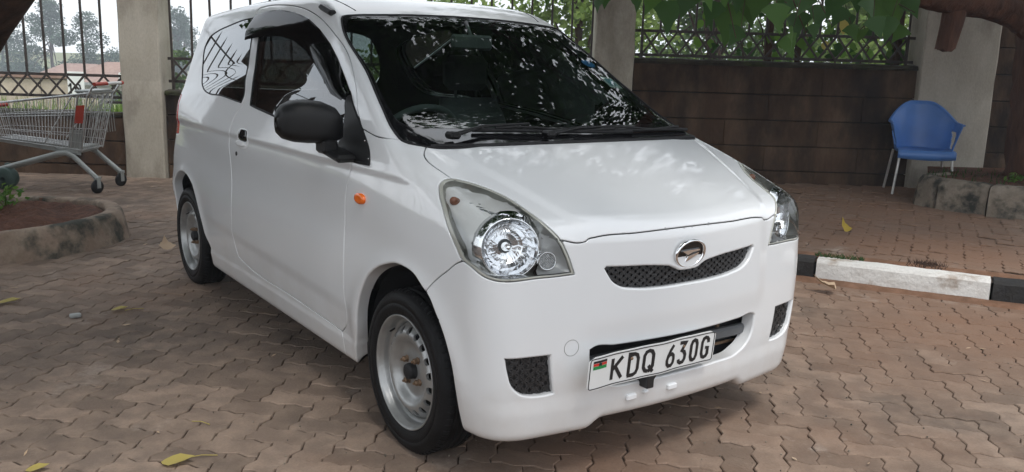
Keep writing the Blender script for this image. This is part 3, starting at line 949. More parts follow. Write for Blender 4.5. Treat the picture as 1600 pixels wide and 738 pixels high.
# ---------------------------------------------------------------- honeycomb inserts and openings
def honeycomb(name, cells_fn, w, h, wall=.0028, dep=.012):
    """cells_fn(u, v) -> (point, normal) for the plane coordinates or None"""
    m = MB()
    return m
def hex_grille(name, inside, place, du, dv, wall, dep, mat, parent, umax, vlo, vhi):
    m = MB()
    r_ = 0
    v = vlo
    while v < vhi:
        u = -umax + (du / 2 if r_ % 2 else 0)
        while u < umax:
            if inside(u, v):
                o, i1, i2 = [], [], []
                for k in range(6):
                    a = math.pi / 6 + k * math.pi / 3 if False else k * math.pi / 3
                    ca, sa = math.cos(a), math.sin(a)
                    ou, ov = u + ca * du * .64, v + sa * dv * 1.14
                    iu, iv = u + ca * du * .46, v + sa * dv * .80
                    o.append(place(ou, ov, 0)); i1.append(place(iu, iv, .0)); i2.append(place(u + (iu - u) * .9, v + (iv - v) * .9, -dep))
                vs = o + i1 + i2
                fs = []
                for k in range(6):
                    j = (k + 1) % 6
                    fs += [(k, j, 6 + j, 6 + k), (6 + k, 6 + j, 12 + j, 12 + k)]
                fs.append((12, 13, 14, 15, 16, 17))
                m.add(vs, fs)
            u += du
        v += dv
        r_ += 1
    return m.build(name, mat, parent)

def front_x(y, z):
    """x of the bumper skin"""
    xs = np.linspace(.0, .7, 350)
    v = body(xs, np.full_like(xs, y), np.full_like(xs, z))
    i = np.argmax(v > 0)
    return float(xs[max(i - 1, 0)])
def yz_poly(k, grow=0.0):
    P = OUT[k]
    q = [(-p[1], p[2]) for p in P]
    return q
def inside_fn(k, sym):
    q = np.array(yz_poly(k))
    if sym: q = np.concatenate([q, [(-a, b) for a, b in q[::-1]]])
    return lambda u, v: bool(in_poly(np.array([[u, v]]), q * 1.0)[0])
def grown(k, sym, g):
    q = np.array(yz_poly(k)); 
    if sym: q = np.concatenate([q, [(-a, b) for a, b in q[::-1]]])
    c = q.mean(0)
    return q, c
_gi = inside_fn('grille', True)
_gy, _gz = np.linspace(0, .74, 75), np.linspace(.25, .75, 51)
_gX = np.array([[front_x(-y, z) for z in _gz] for y in _gy])
def skin_x(y, z):
    fy = min(max(abs(y) / .74 * 74, 0), 73.999); fz = min(max((z - .25) / .5 * 50, 0), 49.999)
    i, j = int(fy), int(fz); a, b = fy - i, fz - j
    return _gX[i, j] * (1 - a) * (1 - b) + _gX[i + 1, j] * a * (1 - b) + _gX[i, j + 1] * (1 - a) * b + _gX[i + 1, j + 1] * a * b
def near(fn, du, dv): return lambda u, v: any(fn(u + a * du, v + b * dv) for a in (-.7, 0, .7) for b in (-.9, 0, .9))
hex_grille('upper_grille', near(_gi, .02, .008), lambda u, v, d: (skin_x(u, v) - .016 + d, -u, v), .030, .0100, .003, .012, M['grille'], CAR, .35, .583, .70)
for s in (1, -1):
    _ff = inside_fn('fog', False)
    hex_grille('fog_blank', near(_ff, .014, .007), lambda u, v, d, s=s: (skin_x(u, v) - .015 + d * .6, -u * s, v), .034, .0150, .004, .009, M['grille'], CAR, .70, .30, .455)
# lower intake: dark tray, cross bar, bracket
m = MB()
m.add([(.44, y, z) for y in (-.42, .42) for z in (.25, .48)], [(0, 1, 3, 2)])
m.build('intake_backing', M['liner'], CAR)
m = MB(); m.box((.475, 0, .372), (.03, .76, .036), bev=.008); m.build('intake_bar', M['dash'], CAR)
m = MB(); m.box((.452, .16, .325), (.008, .42, .010), bev=.002); m.box((.455, .26, .40), (.010, .014, .09), bev=.002); m.build('radiator_support', M['rusty'], CAR)
m = MB(); m.add([(.40, y, z) for y in (-.40, .40) for z in (.55, .72)], [(0, 1, 3, 2)]); m.build('grille_backing', M['liner'], CAR)

# ---------------------------------------------------------------- emblem
ex = front_x(0, .693) + .001
EW = 1.42                                     # the badge is an oval, wider than tall
def widen(m):
    m.v = [(x, y * EW, z) for x, y, z in m.v]
    return m
em = MB()
em.lathe([(.0465, .000), (.047, .005), (.0455, .0095), (.0425, .0105), (.0400, .007), (.0395, .002)], (ex, 0, .693), (1, 0, -.18), 56)
EM = widen(em).build('emblem', M['chrome'], CAR)
em = MB(); em.lathe([(.0405, .0015), (.0, .0018)], (ex, 0, .693), (1, 0, -.18), 40, smooth=False); widen(em).build('emblem_disc', M['black_gloss'], EM)
def emblem_piece(pts):
    m = MB(); k = .0335
    A = Vector((1, 0, -.18)).normalized(); U = Vector((0, 1, 0)); W = A.cross(U)
    c = Vector((ex, 0, .693))
    n = len(pts)
    cx = sum(p[0] for p in pts) / n; cy = sum(p[1] for p in pts) / n
    lo = [c + A * .001 + U * (x * k) + W * (y * k) for x, y in pts]
    hi = [c + A * .0075 + U * ((x * .86 + cx * .14) * k) + W * ((y * .86 + cy * .14) * k) for x, y in pts]
    m.add(lo + hi, [tuple(range(n, 2 * n))] + [(i, (i + 1) % n, n + (i + 1) % n, n + i) for i in range(n)])
    return widen(m).build('emblem_mark', M['chrome'], EM)
emblem_piece([(-.98, .34), (-.20, .40), (.86, .42), (.96, .24), (.15, .12), (-.10, -.02), (-.28, -.16)])
emblem_piece([(-.48, -.86), (-.26, -.22), (-.06, -.16), (.86, .14), (.80, -.10), (.10, -.56), (-.30, -.78)])

# ---------------------------------------------------------------- number plate
PA = .088
PN = Vector((math.cos(PA), 0, -math.sin(PA))); PU = Vector((0, 1, 0)); PV = Vector((math.sin(PA), 0, math.cos(PA)))
PC = Vector((.5755, -.1572, .3808))
PW, PH = .5345, .1065
def rrect(w, h, r_, n=5):
    out = []
    for cx, cy, a0 in ((w/2-r_, h/2-r_, 0), (-w/2+r_, h/2-r_, 90), (-w/2+r_, -h/2+r_, 180), (w/2-r_, -h/2+r_, 270)):
        for i in range(n + 1):
            a = R(a0 + 90 * i / n); out.append((cx + r_ * math.cos(a), cy + r_ * math.sin(a)))
    return out
def on_plate(u, v, d): 
    bend = .0022 * math.sin(u * 22 + 1.0) + .0012 * math.sin(u * 47)
    return PC + PU * u + PV * v + PN * (d + bend)
pl = MB()
def plate_sheet(m, w, h, r_, d0, d1, n=24):
    ring = rrect(w, h, r_)
    cols = np.linspace(-w / 2, w / 2, n + 1)
    vs, fs = [], []
    for i, u in enumerate(cols):
        e = w / 2 - abs(u)
        hh = h / 2 - (r_ - math.sqrt(max(0, r_ * r_ - (r_ - e) ** 2)) if e < r_ else 0)
        for v, d in ((-hh, d0), (-hh, d1), (hh, d1), (hh, d0)): vs.append(on_plate(u, v, d))
    for i in range(n):
        for k in range(4): 
            j = (k + 1) % 4
            fs.append((i * 4 + k, (i + 1) * 4 + k, (i + 1) * 4 + j, i * 4 + j))
    fs += [(0, 1, 2, 3), (n * 4 + 3, n * 4 + 2, n * 4 + 1, n * 4)]
    m.add(vs, fs)
plate_sheet(pl, PW, PH, .012, -.002, .0)
PLATE = pl.build('number_plate', M['plate'], CAR)
# black line round the edge
pl = MB()
def ribbon(m, pts, w, d0=.0004, d1=.0012, closed=False):
    pts = [Vector((p[0], p[1])) for p in pts]; n = len(pts); L, Rr = [], []
    for i in range(n):
        a = pts[i - 1] if (i > 0 or closed) else pts[i]; b = pts[(i + 1) % n] if (i < n - 1 or closed) else pts[i]
        t = (b - a); t.normalize(); nn = Vector((-t.y, t.x))
        # mitre
        if 0 < i < n - 1 or closed:
            t1 = (pts[i] - a).normalized(); k = max(.6, abs(nn.dot(Vector((-t1.y, t1.x))))); 
        else: k = 1
        L.append(pts[i] + nn * (w / 2 / k)); Rr.append(pts[i] - nn * (w / 2 / k))
    vs = []
    for q in (L, Rr):
        for p in q: vs.append(on_plate(p.x, p.y, d1))
    for q in (L, Rr):
        for p in q: vs.append(on_plate(p.x, p.y, d0))
    fs = []
    for i in range(n if closed else n - 1):
        j = (i + 1) % n
        fs += [(i, n + i, n + j, j), (2 * n + i, i, j, 2 * n + j), (n + i, 3 * n + i, 3 * n + j, n + j)]
    m.add(vs, fs)
def dense(pts, step=.02, closed=False):
    out = []
    n = len(pts)
    for i in range(n if closed else n - 1):
        a, b = Vector(pts[i]), Vector(pts[(i + 1) % n])
        k = max(1, int((b - a).length / step))
        out += [tuple(a + (b - a) * (j / k)) for j in range(k)]
    if not closed: out.append(pts[-1])
    return out
ribbon(pl, dense(rrect(PW - .011, PH - .011, .008), closed=True), .0028, closed=True)
pl.build('plate_border', M['ink'], PLATE)
GL = {   # strokes in a 1 x 2 box
 'K': [[(0, 0), (0, 2)], [(1.02, 2), (.08, .95)], [(.30, 1.2), (1.02, 0)]],
 'D': [[(0, 0), (0, 2), (.55, 2), (.85, 1.85), (1, 1.5), (1, .5), (.85, .15), (.55, 0), (0, 0), (0, .3)]],
 'Q': [[(.5, 0), (.2, .1), (0, .45), (0, 1.55), (.2, 1.9), (.5, 2), (.8, 1.9), (1, 1.55), (1, .45), (.8, .1), (.5, 0)], [(.55, .55), (1.06, -.12)]],
 '6': [[(.85, 2), (.45, 1.55), (.12, 1.0), (0, .6), (.06, .25), (.3, .02), (.7, .02), (.94, .25), (1, .6), (.94, .95), (.7, 1.15), (.35, 1.12), (.12, .9)]],
 '3': [[(.02, 2), (.95, 2), (.42, 1.2), (.78, 1.1), (1, .75), (.97, .35), (.75, .05), (.35, 0), (.08, .15), (0, .4)]],
 '0': [[(.5, 0), (.2, .1), (.02, .45), (.02, 1.55), (.2, 1.9), (.5, 2), (.8, 1.9), (.98, 1.55), (.98, .45), (.8, .1), (.5, 0), (.3, .04)]],
 'G': [[(1, 1.45), (.97, 1.75), (.78, 1.95), (.5, 2), (.2, 1.9), (.02, 1.55), (.02, .45), (.2, .1), (.5, 0), (.8, .08), (.98, .3), (.98, .95), (.55, .95)]],
}
def u_at(fr): return -PW / 2 + fr * PW
for ch, f0, f1 in (('K', .168, .262), ('D', .292, .382), ('Q', .408, .498), ('6', .588, .668), ('3', .690, .765), ('0', .788, .862), ('G', .884, .958)):
    m = MB()
    for st in GL[ch]:
        u0, u1 = u_at(f0) + .006, u_at(f1) - .006
        pts = [(u0 + x * (u1 - u0), -.0335 + y / 2 * .068) for x, y in st]
        ribbon(m, dense(pts, .012), .0118)
    m.build('plate_character', M['ink'], PLATE)
fu0, fu1 = u_at(.030), u_at(.130)
for mt, v0, v1 in (('ink', .0335, .0405), ('flag_red', .0245, .0325), ('flag_green', .0135, .0235)):
    m = MB()
    ribbon(m, [(fu0, (v0 + v1) / 2), ((fu0 + fu1) / 2, (v0 + v1) / 2), (fu1, (v0 + v1) / 2)], v1 - v0, .0003, .0009)
    m.build('flag_stripe', M[mt], PLATE)
m = MB(); ribbon(m, [((fu0 + fu1) / 2 - .006, .0285), ((fu0 + fu1) / 2 + .006, .0285)], .009, .0009, .0014); m.build('flag_shield', M['ink'], PLATE)
for u, v in ((u_at(.318), .022), (u_at(.735), .022)):
    m = MB(); m.lathe([(.0, .004), (.0035, .0038), (.005, .002), (.0052, 0)], tuple(on_plate(u, v, .001)), tuple(PN), 14); m.build('plate_screw', M['rusty'], PLATE)
m = MB(); m.box((.545, -.16, .335), (.05, .03, .10), bev=.003); m.add([on_plate(.030 - .05, -.053, -.004), on_plate(.075 - .05, -.05, -.004), on_plate(.078 - .05, -.080, -.02), on_plate(.055 - .05, -.074, -.02)], [(0, 3, 2, 1)])
m.build('plate_bracket', M['ink'], PLATE)
# small white blanking tabs under the plate, tow eye cover
for y, z, w in ((-.207, .258, .040), (-.039, .263, .040), (-.150, .266, .020)):
    p = surf([(.53, y, z)])[0]; q = body_normal(np.array([p]))[0]
    m = MB(); m.box(tuple(p + q * .003), (.012, w, .018 if w > .03 else .010), bev=.003); m.build('blanking_tab', M['white_part'], BUMPER)
p = surf([(.513, -.437, .448)])[0]; q = body_normal(np.array([p]))[0]
m = MB(); m.lathe([(.0, .0004), (.0235, .0003)], tuple(p), tuple(q), 40); m.build('tow_eye_cover', M['paint'], BUMPER)
m = MB(); a_, s_, u_ = frame(tuple(q)); m.tube([Vector(p) + Vector(q) * .0004 + s_ * (.0245 * math.cos(t)) + u_ * (.0245 * math.sin(t)) for t in np.linspace(0, 2 * math.pi, 41)], .0007, 5, caps=False); m.build('cover_gap', M['trim_grey'], BUMPER)

# ---------------------------------------------------------------- door furniture (right side, mirrored to the left)
def on_side(x, z, out=0.0):
    p = np.array([x, -float(body_width(np.array(x), np.array(z))), z])
    for _ in range(5): p[1] += float(body(p[0], p[1], p[2]))
    n = body_normal(np.array([p]))[0]
    return Vector(p + n * out), Vector(n)
def side_patch(m, pts, out, edge=.004):
    """low raised patch on the body side from an (x, z) outline; its face follows the skin"""
    n = len(pts); cx = sum(p[0] for p in pts) / n; cz = sum(p[1] for p in pts) / n
    rings = [[on_side(x, z, -.003)[0] for x, z in pts], [on_side(x, z, out * .8)[0] for x, z in pts]]
    def sh(x, z, k): return cx + (x - cx) * k, cz + (z - cz) * k
    def kk(x, z): return max(.2, 1 - edge / math.hypot(x - cx, z - cz))
    for f in (1.0, .66, .33): rings.append([on_side(*sh(x, z, kk(x, z) * f), out)[0] for x, z in pts])
    vs = [p for r_ in rings for p in r_] + [on_side(cx, cz, out)[0]]
    R_ = len(rings)
    fs = [(r_ * n + i, r_ * n + (i + 1) % n, (r_ + 1) * n + (i + 1) % n, (r_ + 1) * n + i) for r_ in range(R_ - 1) for i in range(n)]
    fs += [((R_ - 1) * n + i, (R_ - 1) * n + (i + 1) % n, R_ * n) for i in range(n)]
    m.add(vs, fs, True)
    return m
def oval(cx, cz, rx, rz, n=24, p=2.0, tilt=0.0):
    out = []
    for k in range(n):
        t = 2 * math.pi * k / n
        c, s = math.cos(t), math.sin(t)
        x = math.copysign(abs(c) ** (2 / p), c) * rx; z = math.copysign(abs(s) ** (2 / p), s) * rz
        out.append((cx + x * math.cos(tilt) - z * math.sin(tilt), cz + x * math.sin(tilt) + z * math.cos(tilt)))
    return out
m = MB(); side_patch(m, oval(-.286, .793, .036, .018, 24, 2.3), .012, .006)
sig = m.build('side_indicator', M['amber'], CAR); mirrored(sig, CAR)
m = MB(); side_patch(m, oval(-1.520, .886, .074, .046, 28, 3.0), .0015, .004); h0 = m.build('handle_bezel', M['white_part'], DOORS[0]); mirrored(h0, DOORS[1])
m = MB(); side_patch(m, oval(-1.512, .901, .056, .027, 28, 3.2), .0040, .002); h1 = m.build('handle_recess', M['black_gloss'], DOORS[0]); mirrored(h1, DOORS[1])
m = MB(); side_patch(m, oval(-1.535, .863, .058, .013, 28, 3.0), .010, .004); h2 = m.build('door_handle', M['white_part'], DOORS[0]); mirrored(h2, DOORS[1])
m = MB(); side_patch(m, oval(-1.597, .812, .012, .010, 16), .003, .003); h3 = m.build('lock', M['ink'], DOORS[0]); mirrored(h3, DOORS[1])

# smoked rain visor along the top of the door window
def visor():
    top = [(-1.80,-.548,1.405),(-1.765,-.552,1.452),(-1.62,-.549,1.463),(-1.478,-.548,1.466),(-1.284,-.554,1.450),(-1.122,-.563,1.422),(-.961,-.579,1.373),(-.823,-.597,1.318),(-.714,-.614,1.261),(-.599,-.636,1.190),(-.515,-.652,1.135)]
    bot = [(-1.770,-.60,1.330),(-1.735,-.600,1.336),(-1.60,-.598,1.345),(-1.46,-.597,1.350),(-1.30,-.598,1.348),(-1.14,-.605,1.330),(-.985,-.618,1.290),(-.850,-.634,1.235),(-.740,-.646,1.180),(-.640,-.658,1.125),(-.535,-.662,1.105)]
    T = surf(top); B = surf(bot); NT = body_normal(T); NB = body_normal(B)
    rows = []
    for k in range(6):
        t = k / 5
        o = .003 + .022 * math.sin(t * math.pi * .62)
        rows.append((T * (1 - t) + B * t) + (NT * (1 - t) + NB * t) * o)
    vs = [tuple(p) for r_ in rows for p in r_]
    # densify is left to smooth shading
    n = len(top)
    fs = [(i * n + k, i * n + k + 1, (i + 1) * n + k + 1, (i + 1) * n + k) for i in range(5) for k in range(n - 1)]
    inner = [tuple(np.array(p) - np.array([0, -.002, 0])) for p in vs]
    m = MB(); m.add(vs, [f[::-1] for f in fs], True); m.add(inner, fs, True)
    return m.build('rain_visor', M['visor'], DOORS[0])
v0 = visor(); mirrored(v0, DOORS[1])

# door mirrors: rounded shell on an arm
def door_mirror():
    root = MB()
    yc = -.870
    # cross sections across y: (y, x back, x front, z low, z high)
    n = 40
    secs = [(-.690, .012, .020, .945, .995), (-.700, .040, .05, .936, 1.02), (-.725, .055, .070, .928, 1.045), (-.775, .058, .082, .924, 1.064), (-.835, .058, .085, .924, 1.070), (-.885, .056, .078, .928, 1.066), (-.920, .048, .064, .938, 1.052), (-.940, .034, .042, .955, 1.032), (-.950, .012, .016, .978, 1.008)]
    vs, fs = [], []
    for (y, xb, xf, zl, zh) in secs:
        yy = -.69 + (y + .69) * .86
        zl += .040; zh += .044
        zc = (zl + zh) / 2; hz = (zh - zl) / 2
        for k in range(n):
            t = 2 * math.pi * k / n
            c, s = math.cos(t), math.sin(t)
            x = (xf if c > 0 else xb) * math.copysign(abs(c) ** .7, c)
            z = zc + hz * math.copysign(abs(s) ** (.66 if s > 0 else .42), s)
            vs.append((-.500 + x - (yy + .69) * -.14, yy - .012, z))
    m_ = len(secs)
    for i in range(m_ - 1):
        for k in range(n):
            fs.append((i * n + k, i * n + (k + 1) % n, (i + 1) * n + (k + 1) % n, (i + 1) * n + k))
    fs += [tuple(range(n)), tuple(range((m_ - 1) * n, m_ * n))[::-1]]
    mm = MB(); mm.add(vs, [f[::-1] for f in fs], True)
    o = mm.build('door_mirror', M['black_plastic'], CAR)
    gl = MB(); gl.add([(-.588 , -.745, .99), (-.588, -.745, 1.09), (-.604, -.90, 1.085), (-.604, -.90, 1.00)], [(0, 1, 2, 3)]); gl.build('mirror_glass', M['chrome'], o)
    ar = MB(); ar.box((-.430, -.742, .930), (.160, .076, .026), bev=.010, rot=Matrix.Rotation(R(8), 3, 'Y')); ar.box((-.47, -.765, .955), (.07, .06, .05), bev=.01)
    ar.build('mirror_arm', M['black_plastic'], o)
    return o
dm = door_mirror(); fm = mirrored(dm, CAR)
fm.location = (-.10, -.10, -.012)                     # the far mirror is folded in
for x, z in ((-.318, .985), (-.262, .930)):
    p, n_ = on_side(x, z, .001)
    m = MB(); m.lathe([(0, .003), (.003, .0025), (.004, 0)], tuple(p), tuple(n_), 10); m.build('trim_screw', M['chrome'], CAR)

# ---------------------------------------------------------------- roof aerial foot, roof seam, cowl, wipers, stickers
p = surf([(-.94, -.549, 1.442)])[0]; q = body_normal(np.array([p]))[0]
m = MB(); m.box(tuple(p + q * .006), (.115, .034, .022), bev=.008, rot=Matrix.Rotation(R(15), 3, 'Y') ); m.build('aerial_foot', M['black_plastic'], CAR)
for s in (1, -1):
    L = surf([(x, -.50 + .02 * abs(x + 1.6), 1.5) for x in np.linspace(-.87, -2.45, 24)])
    NN = body_normal(L)
    m = MB(); m.tube([tuple((a - b * .001) * np.array([1, s, 1])) for a, b in zip(L, NN)], .0032, 6); m.build('roof_seam', M['rubber'], CAR)
def wiper(p0, p1, p2, blade0, blade1):
    pts = surf([p0, p1, p2]); n_ = body_normal(pts)
    m = MB()
    a, b, c = [Vector(p + k * h_) for p, k, h_ in zip(pts, n_, (.022, .024, .020))]
    m.tube([a, a + (b - a) * .3, b, c], [.013, .011, .008, .005], 8, flat=.7)
    m.box(tuple(a), (.05, .04, .024), bev=.008)
    o = m.build('wiper', M['black_plastic'], CAR)
    B = surf([tuple(np.array(blade0) * (1 - t) + np.array(blade1) * t) for t in np.linspace(0, 1, 9)]); NB = body_normal(B)
    m = MB(); m.tube([Vector(p + k * .010) for p, k in zip(B, NB)], .0075, 6); m.build('wiper_blade', M['rubber'], o)
    m = MB(); m.tube([Vector(p + k * (.018 + .006 * math.sin(i * 1.2))) for i, (p, k) in enumerate(zip(B[1:-1], NB[1:-1]))], .005, 6); m.build('blade_bridge', M['black_plastic'], o)
wiper((-.045, -.515, 1.0), (-.098, -.372, 1.02), (-.115, -.16, 1.03), (-.105, -.40, 1.02), (-.045, .27, 1.004))
wiper((-.024, -.140, .998), (-.060, .02, 1.012), (-.075, .25, 1.02), (-.06, .08, 1.01), (-.06, .60, 1.01))
# scuttle trim under the far corner of the glass and the black strip along the bonnet's rear edge
L = surf([(.006 - .42 * max(0, abs(y) - .36) ** 2 * 1.6, y, .988) for y in np.linspace(-.60, .60, 31)]); NN = body_normal(L)
m = MB(); m.tube([Vector(p + k * .001) for p, k in zip(L, NN)], .008, 6); m.build('scuttle_trim', M['rubber'], CAR)
def sticker(name, c, w, h, mat, rnd_=False):
    c = np.array(c); P = surf([c])[0]; Nn = body_normal(np.array([P]))[0]
    t = np.array([-.585, 0, .34]); t = t - Nn * (t @ Nn); t /= np.linalg.norm(t); s_ = np.cross(t, Nn)
    pts = [(math.cos(a) * w / 2, math.sin(a) * h / 2) for a in np.linspace(0, 2 * math.pi, 24, endpoint=False)] if rnd_ else [(-w/2, -h/2), (w/2, -h/2), (w/2, h/2), (-w/2, h/2)]
    vs = [tuple(P + s_ * a + t * b - Nn * .006) for a, b in pts]
    m = MB(); m.add(vs, [tuple(range(len(vs)))]); return m.build(name, M[mat], WS)
sticker('round_sticker', (-.597, .515, 1.265), .070, .060, 'sticker_round', True)
sticker('square_sticker', (-.470, .545, 1.190), .078, .085, 'white_part')
sticker('sticker_print', (-.470, .545, 1.190), .050, .055, 'sticker')

# ---------------------------------------------------------------- wheels
def wheel(name):
    root = MB()
    ax = (0, -1, 0)
    t = MB()
    prof = [(.184, .058), (.190, .069), (.200, .0755), (.212, .078), (.226, .0795), (.2265, .0785), (.2285, .0785), (.229, .0795), (.243, .0775), (.255, .0725), (.262, .0665), (.2675, .058)]
    side = prof
    tread = [(.2705, .050), (.2712, .0385), (.2645, .0375), (.2645, .0335), (.2716, .0325), (.272, .0150), (.2652, .014), (.2652, .0095), (.272, .0085)]
    full = side + tread
    full = full + [(r_, -h_) for r_, h_ in full[::-1]]
    t.lathe(full, (0, 0, 0), ax, 96)
    # tread sipes: shallow grooves across the shoulders
    for k in range(72):
        a = 2 * math.pi * k / 72
        for s in (1, -1):
            ca, sa = math.cos(a), math.sin(a)
            p = [Vector((ca * r_, -s * h_, sa * r_)) for r_, h_ in ((.2722, .044), (.2700, .0555), (.2650, .0635))]
            tv = Vector((-sa, 0, ca)) * .0035
            vs = [q + tv for q in p] + [q - tv for q in p] + [q * 1.0 + Vector((ca, 0, sa)) * .0022 for q in p]
            t.add(vs, [(0, 1, 7, 6), (1, 2, 8, 7), (6, 7, 4, 3), (7, 8, 5, 4)])
    # rest flat on the ground
    t.v = [(x, y, max(z, -.2605)) for x, y, z in t.v]
    o = t.build(name, M['tyre'], CAR)
    rim = MB()
    rim.lathe([(.1860, .055), (.1900, .0690), (.1905, .0720), (.1885, .0740), (.1850, .0725), (.1815, .0640), (.1770, .0545), (.1745, .0500), (.1735, .0380), (.1700, .0330), (.1640, .0300), (.1600, .0180), (.1590, -.05)], (0, 0, 0), ax, 96)
    # disc with vent holes, folded up from a flat ring
    def hgt(r_):
        xs = [.030, .042, .052, .066, .080, .092, .104, .114, .122, .132, .146, .154, .1605]
        hs = [.0345, .0350, .0340, .0300, .0300, .0350, .0480, .0560, .0575, .0555, .0430, .0290, .0190]
        return float(np.interp(r_, xs, hs))
    nh = 18
    co, ed = [], []
    def ring(r_, n, c=(0, 0)):
        k0 = len(co)
        for i in range(n): co.append((c[0] + r_ * math.cos(2 * math.pi * i / n), c[1] + r_ * math.sin(2 * math.pi * i / n)))
        for i in range(n): ed.append((k0 + i, k0 + (i + 1) % n))
    ring(.1600, 108); ring(.022, 24)
    hc = [(.1365 * math.cos(2 * math.pi * (k + .5) / nh), .1365 * math.sin(2 * math.pi * (k + .5) / nh)) for k in range(nh)]
    for c in hc: ring(.0122, 14, c)
    for r_, n in ((.1555, 108), (.1505, 90), (.1225, 90), (.116, 80), (.109, 72), (.102, 64), (.095, 60), (.088, 54), (.08, 48), (.07, 40), (.06, 36), (.05, 32), (.04, 28), (.03, 24)):
        for i in range(n): co.append((r_ * math.cos(2 * math.pi * (i + .37) / n), r_ * math.sin(2 * math.pi * (i + .37) / n)))
    V_, E_, F_, *_r = delaunay_2d_cdt([Vector(c) for c in co], ed, [], 0, 1e-6, False)
    fs = []
    for f in F_:
        cx = sum(V_[i].x for i in f) / len(f); cy = sum(V_[i].y for i in f) / len(f); r0 = math.hypot(cx, cy)
        if r0 > .160 or r0 < .022 or any(math.hypot(cx - a, cy - b) < .0119 for a, b in hc): continue
        fs.append(tuple(f))
    rim.add([(v.x, -hgt(math.hypot(v.x, v.y)), v.y) for v in V_], [f if True else f[::-1] for f in fs], True)
    for c in hc:                                   # turned-in lips of the holes
        k = 14; vs = []
        for dz, rr_ in ((0, .0122), (.004, .0116), (.009, .0116)):
            for i in range(k):
                x, z = c[0] + rr_ * math.cos(2 * math.pi * i / k), c[1] + rr_ * math.sin(2 * math.pi * i / k)
                vs.append((x, -hgt(math.hypot(x, z)) + dz, z))
        rim.add(vs, [(q * k + i, q * k + (i + 1) % k, (q + 1) * k + (i + 1) % k, (q + 1) * k + i) for q in (0, 1) for i in range(k)], True)
    R_ = rim.build('rim', M['steel'], o)
    for k in range(4):
        nb = MB()
        a = R(45 + 90 * k + 10); c = (.050 * math.cos(a), -.0325, .050 * math.sin(a))
        nb.lathe([(.0125, .0), (.0125, .004), (.0098, .006), (.0098, .017), (.0075, .0195), (.0045, .020), (.0045, .026), (.0, .027)], c, ax, 6, smooth=False)
        nb.build('wheel_nut', M['rusty'], o)
    cap = MB(); cap.lathe([(.0285, .030), (.0290, .034), (.0275, .036), (.0265, .052), (.0245, .0585), (.018, .0620), (.0, .0632)], (0, 0, 0), ax, 36); cap.build('hub_cap', M['rubber'], o)
    dr = MB(); dr.lathe([(.100, -.01), (.100, .006), (.0, .008)], (0, 0, 0), ax, 40); dr.lathe([(.158, -.052), (.0, -.052)], (0, 0, 0), ax, 30); dr.build('brake_drum', M['rubber'], o)
    dk = MB(); dk.lathe([(.1585, .014), (.08, .014)], (0, 0, 0), ax, 40); dk.build('vent_shade_ring', M['liner'], o)  # black ring added behind the vent holes, stands in for their shade
    va = MB(); a = R(140); va.tube([(.168 * math.cos(a), -.036, .168 * math.sin(a)), (.160 * math.cos(a), -.056, .160 * math.sin(a))], [.0035, .003], 8); va.build('valve', M['rubber'], o)
    return o
W1 = wheel('wheel')
W1.location = (0.0, -.6420, .262)
for (x, y, rz) in ((-2.49, -.6340, 0.0), (0.0, .6420, math.pi), (-2.49, .6340, math.pi)):
    w = copy_tree(W1, CAR)
    w.location = (x, y, .262); w.rotation_euler = (0, 0, rz)
# wheel housings: inner arches
for cx, r_, xm in ((0, .355, -9), (-2.49, .34, -2.735)):
    for s in (1, -1):
        m = MB(); n = 28; vs = []
        for k in range(n + 1):
            a = math.pi * (k / n) * 1.24 - .12 * math.pi
            for y in (-.655, -.46): vs.append((max(cx + r_ * math.cos(a), xm), s * y, max(.262 + r_ * math.sin(a), .215)))
        fs = [(2 * i, 2 * i + 1, 2 * i + 3, 2 * i + 2) for i in range(n)]
        vs += [(cx + x, s * -.46, z) for x in (-.30 if cx < -1 else -.38, .38) for z in (.18, .66)]
        k0 = 2 * (n + 1); fs.append((k0, k0 + 1, k0 + 3, k0 + 2))
        m.add(vs, fs); m.build('wheel_housing', M['liner'], CAR)
m = MB(); m.box((-1.2, 0, .19), (2.2, 1.24, .05)); m.box((-1.25, 0, .17), (2.9, .06, .05)); m.build('floor_pan', M['liner'], CAR)

# ---------------------------------------------------------------- cabin
m = MB()
m.tube([(-.36, -.60, .90), (-.36, -.3, .92), (-.36, .3, .92), (-.36, .60, .90)], [.14, .15, .15, .14], 16, flat=.55)
m.box((-.20, 0, .93), (.34, 1.20, .05), bev=.02); m.box((-.36, -.34, .985), (.22, .34, .05), bev=.02)
m.build('dashboard', M['dash'], CAR)
def seat_tree(x, y, back_w=.46):
    b = MB()
    b.box((x, y, .45), (.50, .48, .18), bev=.05)
    s = b.build('seat', M['seat'], CAR)
    b = MB()
    prof = [(0, .20, .05), (.10, .225, .06), (.30, .22, .06), (.46, .19, .05), (.56, .16, .04)]
    vs, fs = [], []
    n = 16
    for (hh, hw, th) in prof:
        for k in range(n):
            t = 2 * math.pi * k / n
            c, sn = math.cos(t), math.sin(t)
            vs.append((x - .26 - hh * .30 + math.copysign(abs(c) ** .7, c) * th, y + math.copysign(abs(sn) ** .5, sn) * hw, .52 + hh))
    for i in range(len(prof) - 1):
        for k in range(n): fs.append((i * n + k, i * n + (k + 1) % n, (i + 1) * n + (k + 1) % n, (i + 1) * n + k))
    fs.append(tuple(range((len(prof) - 1) * n, len(prof) * n)))
    b.add(vs, fs, True); b.build('seat_back', M['seat'], s)
    b = MB(); b.box((x - .46, y, 1.20), (.09, .25, .17), bev=.035); b.tube([(x - .45, y - .06, 1.05), (x - .46, y - .06, 1.15)], .007); b.tube([(x - .45, y + .06, 1.05), (x - .46, y + .06, 1.15)], .007)
    b.build('headrest', M['seat'], s)
seat_tree(-.86, -.34); seat_tree(-.86, .34)
